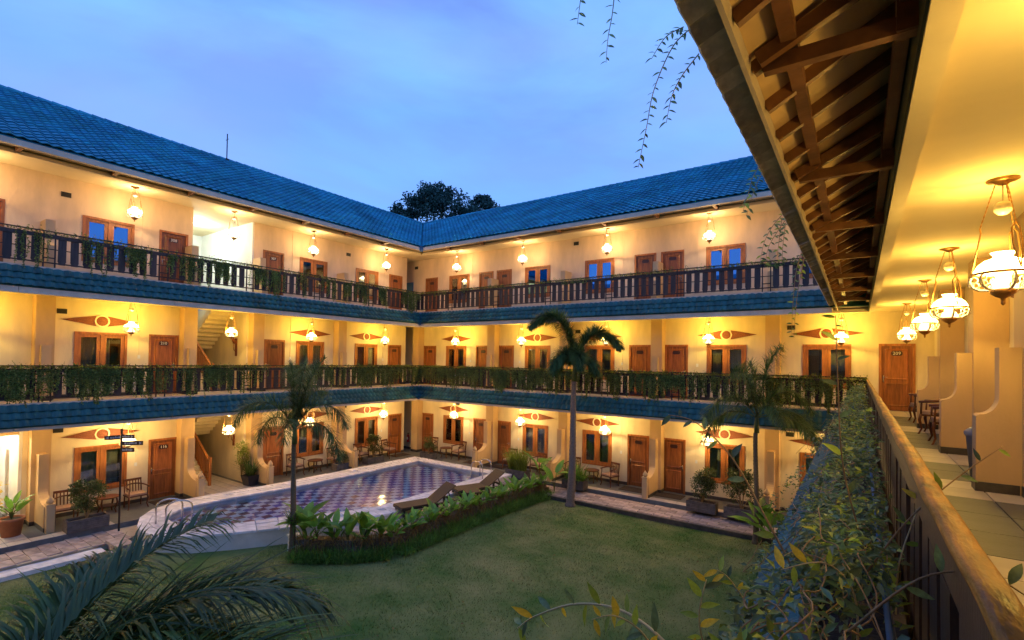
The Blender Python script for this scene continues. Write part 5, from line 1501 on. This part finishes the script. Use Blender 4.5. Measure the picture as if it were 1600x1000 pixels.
# big dark palm right below the camera, left: only its fronds reach the frame
def leaflet_mesh(k):
    m = MB(); n = 8; vs = []
    for i in range(n):
        t = i / (n - 1); w = .0165 * (1 - t) ** .5 * (1 if t > .12 else .5 + 4 * t) + .0006
        y = t * .74; z = -.20 * (k + .5) * t * t
        vs += [(-w, y, z + w * .5), (0, y, z), (w, y, z + w * .5)]
    m.add(vs, [(i * 3 + j, i * 3 + j + 1, i * 3 + j + 4, i * 3 + j + 3) for i in range(n - 1) for j in range(2)])
    return m.mesh('leaflet', palmnear_m, True, fix=False)
def near_palm():
    LFM = [leaflet_mesh(k) for k in range(4)]
    base = Vector((-4.75, .55, LAWN)); t = thing('palm_tree', 'dark palm whose long fronds fill the lower left corner, close to the camera', 'palm', base)
    m = MB(); m.tube([(0, 0, 0), (.02, 0, 1.1), (0, 0, 2.18)], [.17, .14, .12], 12); obj('trunk', m.mesh('trunk', bark_m, True), t)
    fr = [(SRT + .08, 1.0, 3.3, 2.5, 1), (SRT - .24, .90, 3.2, 2.6, 1), (SRT + .42, 1.10, 2.9, 2.3, 1), (SRT + .80, 1.2, 2.4, 1.6, 0), (SRT + PI - .4, 1.1, 2.0, 2.0, 0), (SRT - .55, .8, 2.4, 2.6, 0), (SRT + 1.5, 1.15, 2.0, 1.6, 0), (SRT + .25, 1.15, 2.3, 2.2, 0)]
    for az, up0, L_, dr, full in fr:
        p = arc((0, 0, 2.18), az, up0, L_, dr, 18)
        m = MB(); m.tube([tuple(q) for q in p], list(np.linspace(.022, .004, len(p))), 6); fo = obj('frond', m.mesh('frond', greenstem_m, True), t)
        V, F = frond_batch(p, .70, .028, False, 130 if full else 130, 1.4); obj('fine_leaflets', np_mesh('fine_leaflets', V, F, palmnear_m), fo, kind='stuff')
        k = 49 if full else 0
        for i in range(k):
            u = .12 + .87 * i / k; f = u * (len(p) - 1); a = int(f); q = Vector(p[a]).lerp(Vector(p[a + 1]), f - a); d = Vector(p[a + 1] - p[a]).normalized()
            sd = d.cross(Vector((0, 0, 1))).normalized(); up = sd.cross(d)
            for s in (-1, 1):
                yv = (d * R.uniform(.8, 1.1) + sd * s * R.uniform(.35, .75) + up * R.uniform(.05, .55)).normalized()
                xv = yv.cross(up).normalized(); zv = xv.cross(yv)
                sc_ = (.5 + .6 * math.sin(PI * min(1, u * .9 + .1))) * R.uniform(.8, 1.1)
                obj('leaflet', R.choice(LFM), fo, q, Matrix((xv, yv, zv)).transposed().to_euler(), (1.0, sc_, sc_))
near_palm()

# creepers on the railings of the far galleries
def creeper(w, fl, s0, s1, label, dens, hang, curtain, tint=None):
    z = FZ[fl]; d = RAILD[w]; Lr = s1 - s0; mid = (s0 + s1) / 2
    t = thing('creeper', label, 'creeper', P(w, mid, d, z)); o = np.array(t.location)
    out = np.array(P(w, 0, 1, 0)) - np.array(P(w, 0, 0, 0)); al = np.array(P(w, 1, 0, 0)) - np.array(P(w, 0, 0, 0))
    org = np.array(P(w, 0, d, z))
    f = lambda s, dd, h: org[None] + al[None] * s[:, None] + out[None] * dd[:, None] + UP[None] * h[:, None] - o[None]
    bs = []
    # mat along the top board, patchy
    n = int(dens * Lr); s = rng.uniform(s0, s1, n); c = np.sin(s * 1.7) + np.sin(s * 4.1 + 1) + rng.normal(size=n) * .8
    s = s[c > -.9]; n = len(s)
    B = f(s, rng.normal(.05, .05, n), .96 + np.abs(rng.normal(0, .04, n)))
    bs.append(leaf_batch(B, rand_dirs(n) + UP * .3, rand_dirs(n) * .5 + UP, rng.uniform(.035, .08, n), .036))
    st = MB()
    # hanging strands
    ns = int(curtain * Lr)
    cs = rng.uniform(s0, s1, max(2, ns // 9)); S = rng.choice(cs, ns) + rng.normal(0, .13, ns); S = np.clip(S, s0 + .02, s1 - .02)
    for s_ in S:
        ln = hang * rng.uniform(.3, 1.25) * (.6 + .5 * math.sin(s_ * 2.3) ** 2); k = max(3, int(ln / .020)); h = np.linspace(0, ln, k)
        sw = np.cumsum(rng.normal(0, .006, k)); dd = .07 + .10 * (h / max(ln, .1)) * (ln > .95) + rng.normal(0, .012, k) + .025
        B = f(s_ + sw, dd, .93 - h)
        bs.append(leaf_batch(B, rand_dirs(k) * .8 - UP * .5, rand_dirs(k) * .6 + out, rng.uniform(.035, .075, k), .034))
        st.tube([tuple(B[j]) for j in range(0, k, max(1, k // 4))], .004, 3, caps=False)
    # upright sprigs
    ns = int(Lr * 5)
    for s_ in rng.uniform(s0, s1, ns):
        k = rng.integers(4, 9); h = np.linspace(0, .02 * k + .03, k); B = f(s_ + np.cumsum(rng.normal(0, .01, k)), .04 + rng.normal(0, .01, k), .95 + h)
        bs.append(leaf_batch(B, rand_dirs(k) * .8 + UP * .6, rand_dirs(k), .04, .022))
    V, F = join_batches(bs); foliage('foliage', t, V, F, leaf_m)
    obj('strands', st.mesh('strands', greenstem_m, fix=False), t, kind='stuff')
creeper('left', 2, -.5, yb_r, 'green creeper curtain over the middle railing of the pool-side wing', 420, .78, 62)
creeper('back', 2, xl_r, xr_r, 'green creeper curtain over the middle railing at the far end of the courtyard', 440, .80, 72)
creeper('left', 3, -.5, yb_r, 'creeper hanging in clumps from the top railing of the pool-side wing', 170, .85, 26)
creeper('back', 3, xl_r, xr_r - .6, 'thin creeper lying along the top board of the far railing', 200, .10, 6)

# near planter: the tangle of vine under the golden handrail
def near_vines():
    t = thing('climbing_vine', 'tangled green vine filling the planter and spilling over the blue tiles under the golden handrail', 'vine', (-.1, 6, -1.0)); o = np.array(t.location)
    bs = []; st = MB()
    def surf(u, y):   # cross-section of the mass: u 0 at the rail .. 1 at the tile edge
        bulge = .10 * np.sin(y * 1.3) + .07 * np.sin(y * 3.1 + 1)
        x = .12 - u * (.78 + .10 * np.sin(y * 2.2) + .30 * np.clip(1.9 - y, 0, 1)); z = -.93 + .10 * np.sin(PI * np.clip(u * 1.3, 0, 1)) + bulge * .8 - np.clip(u - .35, 0, 1) ** 1.5 * 1.35
        return x, z
    N_ = 34000
    y = np.concatenate([1.1 + 2.5 * rng.random(9000), 3.6 + 13.2 * rng.random(N_ - 9000) ** 1.25]); u = np.clip(rng.random(N_) * 1.12, 0, 1.1); x, z = surf(u, y)
    h = rng.random(N_) ** 1.5 * (.20 + .22 * np.clip(1 - u * 3, 0, 1) * (y > 2.6))
    cl = np.sin(y * 2.6 + u * 3) + np.sin(y * 5.3 + 2 + u * 2) + rng.normal(size=N_) * .9
    dens = (cl > np.where((u > .42) & (y > 1.8), 1.55 + u, -1.7)) & ~((u < .16) & (cl < .1) & (y < 2.5))
    B = np.stack([x, y, z + h * (1 - .5 * u)], 1)[dens]; n = len(B)
    D = nrm(rand_dirs(n) * np.array([.9, .9, .45]) + np.array([-.3, -.1, .05])); sz = rng.uniform(.03, .062, n) * rng.choice([.7, 1, 1, 1.35], n)
    near = B[:, 1] < 3.6
    U_ = nrm(rand_dirs(n) * .7 + UP * .9); pick = rng.random(n) < .2
    for mk, mt in ((~near & ~pick, vine_m), (~near & pick, limevine_m)):
        V, F = leaf_batch(B[mk] - o, D[mk], U_[mk], sz[mk], sz[mk] * .42); foliage('foliage', t, V, F, mt)
    # near leaves: separate leaves with a midrib fold
    lm = []
    for k in range(4):
        m = MB(); q = 6; vs = []
        for i in range(q):
            tt = i / (q - 1); w = .18 * math.sin(PI * tt ** .8) ** .9 * (1 + .1 * k) + (.004 if i in (0, q - 1) else 0); zz = -.18 * (k % 3) * tt * tt
            vs += [(-w, tt, zz + w * .35), (0, tt, zz), (w, tt, zz + w * .35)]
        m.add(vs, [(i * 3 + j, i * 3 + j + 1, i * 3 + j + 4, i * 3 + j + 3) for i in range(q - 1) for j in range(2)])
        for mt in (vineobj_m, limeleaf_m): 
            me = m.mesh('leaf', mt, True, fix=False); lm.append((me, mt is limeleaf_m))
    dark = [a for a, b in lm if not b]; lime = [a for a, b in lm if b]
    Bn = B[near]; Dn = D[near]; idx = np.argsort(Bn[:, 1]); cnt = 0; rest = []
    for i in idx:
        p = Vector(Bn[i]); d = Vector(Dn[i])
        if cnt < 300:
            xv = d.cross(Vector((R.uniform(-.5, .5), R.uniform(-.5, .5), 1))).normalized(); zv = xv.cross(d)
            obj('leaf', R.choice(lime if R.random() < .34 else dark), t, p - Vector(o), Matrix((xv, d, zv)).transposed().to_euler(), R.choice((.03, .04, .05, .055, .065, .075))); cnt += 1  # extra lime leaves put the gallery lamps' glow into leaf colour
        else: rest.append(i)
    if rest:
        rest = np.array(rest); pk = rng.random(len(rest)) < .22
        for sel, mt in ((rest[~pk], vine_m), (rest[pk], limevine_m)):
            k = len(sel); V, F = leaf_batch(Bn[sel] - o, Dn[sel], nrm(rand_dirs(k) * .6 + UP), rng.uniform(.028, .065, k), .020, curl=.25); foliage('foliage', t, V, F, mt)
    # woody runners
    for k in range(120):
        y0 = 1.2 + 12 * R.random() ** 1.6; pts = []; uu = R.uniform(.0, .5); yy = y0; hh = R.uniform(0, .12)
        for i in range(9):
            x_, z_ = surf(np.array(uu), np.array(yy)); pts.append((float(x_) - o[0], yy - o[1], float(z_) + hh + .012 * math.sin(i * 1.3 + k) - o[2])); uu = min(.9, max(.05, uu + R.uniform(-.06, .10))); yy += R.uniform(.03, .17); hh += R.uniform(-.03, .035)
        sm = []
        for i in range(len(pts) - 1):
            a_, b_, c_, d_ = (Vector(pts[max(0, min(len(pts) - 1, j))]) for j in (i - 1, i, i + 1, i + 2))
            for s_ in (0, .33, .66): sm.append(.5 * ((2 * b_) + (c_ - a_) * s_ + (2 * a_ - 5 * b_ + 4 * c_ - d_) * s_ * s_ + (3 * b_ - a_ - 3 * c_ + d_) * s_ ** 3))
        st.tube(sm, R.uniform(.0009, .0026), 5, caps=False)
    obj('runners', st.mesh('runners', stem_m, True, fix=False), t, kind='stuff')
    # fine hanging fringe along the outer edge
    n = 2600; y = 2.2 + 14.5 * rng.random(n); B = np.stack([-.72 + rng.normal(0, .05, n), y, -1.92 - np.abs(rng.normal(0, .22, n)) + .06 * np.sin(y * 3)], 1)
    V, F = leaf_batch(B - o, rand_dirs(n) - UP * .4, rand_dirs(n), rng.uniform(.03, .055, n), .02); foliage('fringe', t, V, F, leaf_m)
near_vines()

def sprig(label, pts, r, leaves, m, sm=None, lsize=(.05, .09), name='vine_stem', mode='alt', wr=.3):
    """a stem of its own with separate leaves along it"""
    t = thing(name, label, 'vine stem', pts[0]); o = Vector(pts[0]); P_ = [Vector(p) - o for p in pts]
    # smooth the polyline
    Q = []
    for i in range(len(P_) - 1):
        a = P_[max(0, i - 1)]; b = P_[i]; c = P_[i + 1]; d = P_[min(len(P_) - 1, i + 2)]
        for k in range(6):
            s = k / 6; Q.append(.5 * ((2 * b) + (c - a) * s + (2 * a - 5 * b + 4 * c - d) * s * s + (3 * b - a - 3 * c + d) * s ** 3))
    Q.append(P_[-1])
    s = MB(); s.tube(Q, list(np.linspace(r, r * .35, len(Q))), 6); obj('stem', s.mesh('stem', sm or stem_m, True), t)
    lm = []
    for k in range(3):
        mm = MB(); q = 6; vs = []
        for i in range(q):
            tt = i / (q - 1); w = wr * .5 * math.sin(PI * tt ** .85) + (.006 if i in (0, q - 1) else 0); zz = -.25 * k * .5 * tt * tt
            vs += [(-w, tt, zz + w * .3), (0, tt, zz), (w, tt, zz + w * .3)]
        mm.add(vs, [(i * 3 + j, i * 3 + j + 1, i * 3 + j + 4, i * 3 + j + 3) for i in range(q - 1) for j in range(2)])
        lm.append([mm.mesh('leaf', x, True, fix=False) for x in (m if isinstance(m, (list, tuple)) else [m])])
    for k in range(leaves):
        f = (k + .6) / leaves * (len(Q) - 1.01); a = int(f); p = Q[a].lerp(Q[a + 1], f - a); d = (Q[a + 1] - Q[a]).normalized()
        sd = d.cross(Vector((.3, -1, .2))).normalized() * (1 if k % 2 else -1)
        yv = (d * R.uniform(.1, .7) + sd * R.uniform(.6, 1) + Vector((R.uniform(-.3, .3), R.uniform(-.4, .4), R.uniform(-.3, .3)))).normalized()
        xv = yv.cross(Vector((R.uniform(-.4, .4), -.8, .6))).normalized(); zv = xv.cross(yv)
        obj('leaf', R.choice(R.choice(lm)), t, p, Matrix((xv, yv, zv)).transposed().to_euler(), R.uniform(*lsize))
    return t
# the arching stem low over the lawn, a metre and a half from the camera
sprig('long arching pale stem with slim yellow leaves, low over the lawn', [(-.28, 1.42, -1.02), (-.42, 1.47, -.86), (-.60, 1.52, -.80), (-.80, 1.56, -.845), (-.98, 1.58, -.95), (-1.06, 1.58, -1.02)], .0065, 19, [yellowleaf_m, yellowleaf_m, limeleaf_m, MATS['vine_leaf_near']], palestem_m, lsize=(.05, .09), wr=.28)
sprig('short yellow-green stem rising under the long arching one', [(-.40, 1.40, -1.02), (-.52, 1.45, -.97), (-.62, 1.48, -.925)], .005, 8, [limeleaf_m, yellowleaf_m], palestem_m, lsize=(.04, .075))
sprig('second yellow-green shoot curling at the bottom edge of the vine', [(-.20, 1.32, -.98), (-.32, 1.36, -.88), (-.44, 1.38, -.86), (-.52, 1.38, -.92)], .005, 10, [limeleaf_m, yellowleaf_m, MATS['vine_leaf_near']], palestem_m, lsize=(.04, .075))
sprig('pale woody runner bending over the front of the vine', [(.02, 1.35, -.95), (-.06, 1.38, -.74), (-.18, 1.42, -.70), (-.30, 1.46, -.80)], .006, 10, [limeleaf_m, MATS['vine_leaf_near']], palestem_m, lsize=(.04, .08))
sprig('tall thin upright stem in front of door 209 with a few long leaves', [(.02, 2.6, -.78), (-.055, 2.62, -.45), (-.075, 2.62, -.10), (-.082, 2.62, .12), (-.085, 2.62, .22)], .004, 9, [limeleaf_m, MATS['vine_leaf_near']], lsize=(.05, .095), wr=.36)
sprig('stem arching left from the vine towards the slim palm', [(-.12, 2.3, -1.0), (-.30, 2.4, -.72), (-.48, 2.5, -.45), (-.66, 2.55, -.30), (-.80, 2.55, -.27)], .006, 11, [MATS['vine_leaf_near'], limeleaf_m], lsize=(.045, .085), wr=.4)
sprig('twig reaching over the golden handrail towards the tiled floor', [(.02, 2.2, -.75), (.14, 2.25, -.55), (.28, 2.35, -.40), (.42, 2.45, -.28)], .004, 8, [MATS['vine_leaf_near'], limeleaf_m], lsize=(.04, .07))
sprig('low twig crossing the golden handrail near the camera', [(-.02, 1.5, -.66), (.12, 1.52, -.50), (.24, 1.54, -.47), (.34, 1.56, -.53)], .0035, 6, [MATS['vine_leaf_near']], lsize=(.05, .075))

# strands hanging from the eave overhead
def ray_pt(u, v, dist):
    cam = sc.camera; f = 773.9; c = Vector(((u - 800) / f, -(v - 547.7) / f, -1)); d = cam.matrix_world.to_3x3() @ c
    return d * dist
for l, (pts, n) in {
    'long leafy strand hanging from the eave against the sky, reaching lowest': ([(1078, 45), (1050, 75), (1022, 140), (1010, 200), (997, 262)], 34),
    'short strand hanging beside the eave, right of the long one': ([(1092, 84), (1066, 118), (1050, 150), (1041, 192)], 20),
    'thin strand branching left at the eave edge': ([(1068, 42), (1040, 58), (1018, 92)], 14),
    'strand at the top of the sky, left of the eave': ([(962, -30), (957, 20), (950, 60), (947, 98)], 14),
    'stub of a strand at the top edge of the sky': ([(912, -40), (907, 0), (902, 38)], 9),
}.items():
    sprig(l, [tuple(ray_pt(u, v, 3.0)) for u, v in pts], .004, n, [MATS['vine_leaf_near']], lsize=(.03, .055), wr=.42, name='hanging_strand')
for l, pts, n, dd in (('strand clump hanging from the eave over the far roof', [(1192, 250), (1178, 275), (1168, 300), (1160, 330)], 15, 5.2), ('leafy strand drooping from the eave by the far wall', [(1226, 330), (1208, 352), (1194, 378), (1188, 405)], 15, 6.2),
                      ('strand dangling from the eave to the far top railing', [(1252, 395), (1244, 425), (1238, 470), (1236, 520)], 20, 6.8), ('yellowish strand hanging before the far top railing', [(1222, 340), (1217, 370), (1214, 400)], 12, 6.2)):
    for j in range(2):
        sprig(l + (' with a twin beside it' if j else ''), [tuple(ray_pt(u + j * 6 + R.uniform(-2, 2), v + j * 8, dd)) for u, v in pts], .005, n, [MATS['vine_leaf_near'], MATS['vine_leaf_near'], limeleaf_m], lsize=(.045, .08), wr=.42, name='hanging_strand')

for l, pts, n, dd in (('small lime shoot rising at the bottom edge under the arching stem', [(1030, 1030), (1000, 985), (960, 962), (925, 968)], 9, 1.45),
                      ('upright lime sprig at the lower left corner of the vine', [(1105, 1030), (1092, 965), (1104, 905)], 9, 1.5), ('leafy lime sprig leaning left out of the vine', [(1200, 1020), (1170, 950), (1140, 905), (1120, 890)], 11, 1.6),
                      ('yellow-tipped runner curving over the near vine', [(1340, 1030), (1335, 930), (1290, 880), (1220, 890)], 12, 1.45), ('thin upright runner near the handrail end of the vine', [(1400, 960), (1405, 880), (1432, 800), (1440, 770)], 8, 1.9)):
    sprig(l, [tuple(ray_pt(u, v, dd)) for u, v in pts], .0035, n, [limeleaf_m, limeleaf_m, yellowleaf_m, MATS['vine_leaf_near']], palestem_m, lsize=(.035, .07), wr=.34)

# trees beyond the roofs
def far_tree(label, base, h, lobes, n):
    t = thing('broadleaf_tree', label, 'tree', base); m = MB()
    m.tube([(0, 0, 0), (.2, 0, h * .35), (0, .2, h * .6)], [.5, .38, .25], 8)
    for (x, y, z, r) in lobes: m.tube([(0, .1, h * .4), (x * .5, y * .5, (h * .45 + z) / 2 + .5), (x, y, z)], [.22, .13, .05], 6)
    obj('trunk', m.mesh('trunk', stem_m, True), t); bs = []
    for (x, y, z, r) in lobes:
        for c in range(16):
            o_ = rand_dirs(1)[0] * r * rng.uniform(.45, 1.0) * np.array([1, 1, .7]); k = int(n / len(lobes) / 16); q = rand_dirs(k) * (rng.random((k, 1)) ** .45) * r * .42 * np.array([1, 1, .7])
            bs.append(leaf_batch(np.array([x, y, z]) + o_ + q, rand_dirs(k), rand_dirs(k) + UP, rng.uniform(.25, .5, k), .22))
    V, F = join_batches(bs); foliage('crown', t, V, F, tree_m)
def fp(u, v, d):
    p = ray_pt(u, v, d); return p
c1 = fp(678, 322, 62); c2 = fp(752, 325, 66)
px = 70 / 774
far_tree('larger dark rounded tree crown rising behind the roof corner', (c1.x, c1.y, LAWN), c1.z - LAWN + 2, [(x * px * .819 + 0, x * px * .574, c1.z - LAWN + z * px, r * px) for x, z, r in ((0, 14, 26), (-26, -2, 25), (26, 0, 27), (-43, -16, 20), (6, -18, 34), (44, -14, 20), (-12, 16, 20), (14, 18, 18))], 9000)
px = 66 / 774
far_tree('smaller dark tree crown behind the roof, right of the larger one', (c2.x, c2.y, LAWN), c2.z - LAWN + 2, [(x * px * .819, x * px * .574, c2.z - LAWN + z * px, r * px) for x, z, r in ((0, 4, 18), (20, -8, 18), (-20, -10, 16), (6, 12, 12), (0, -16, 22))], 4500)
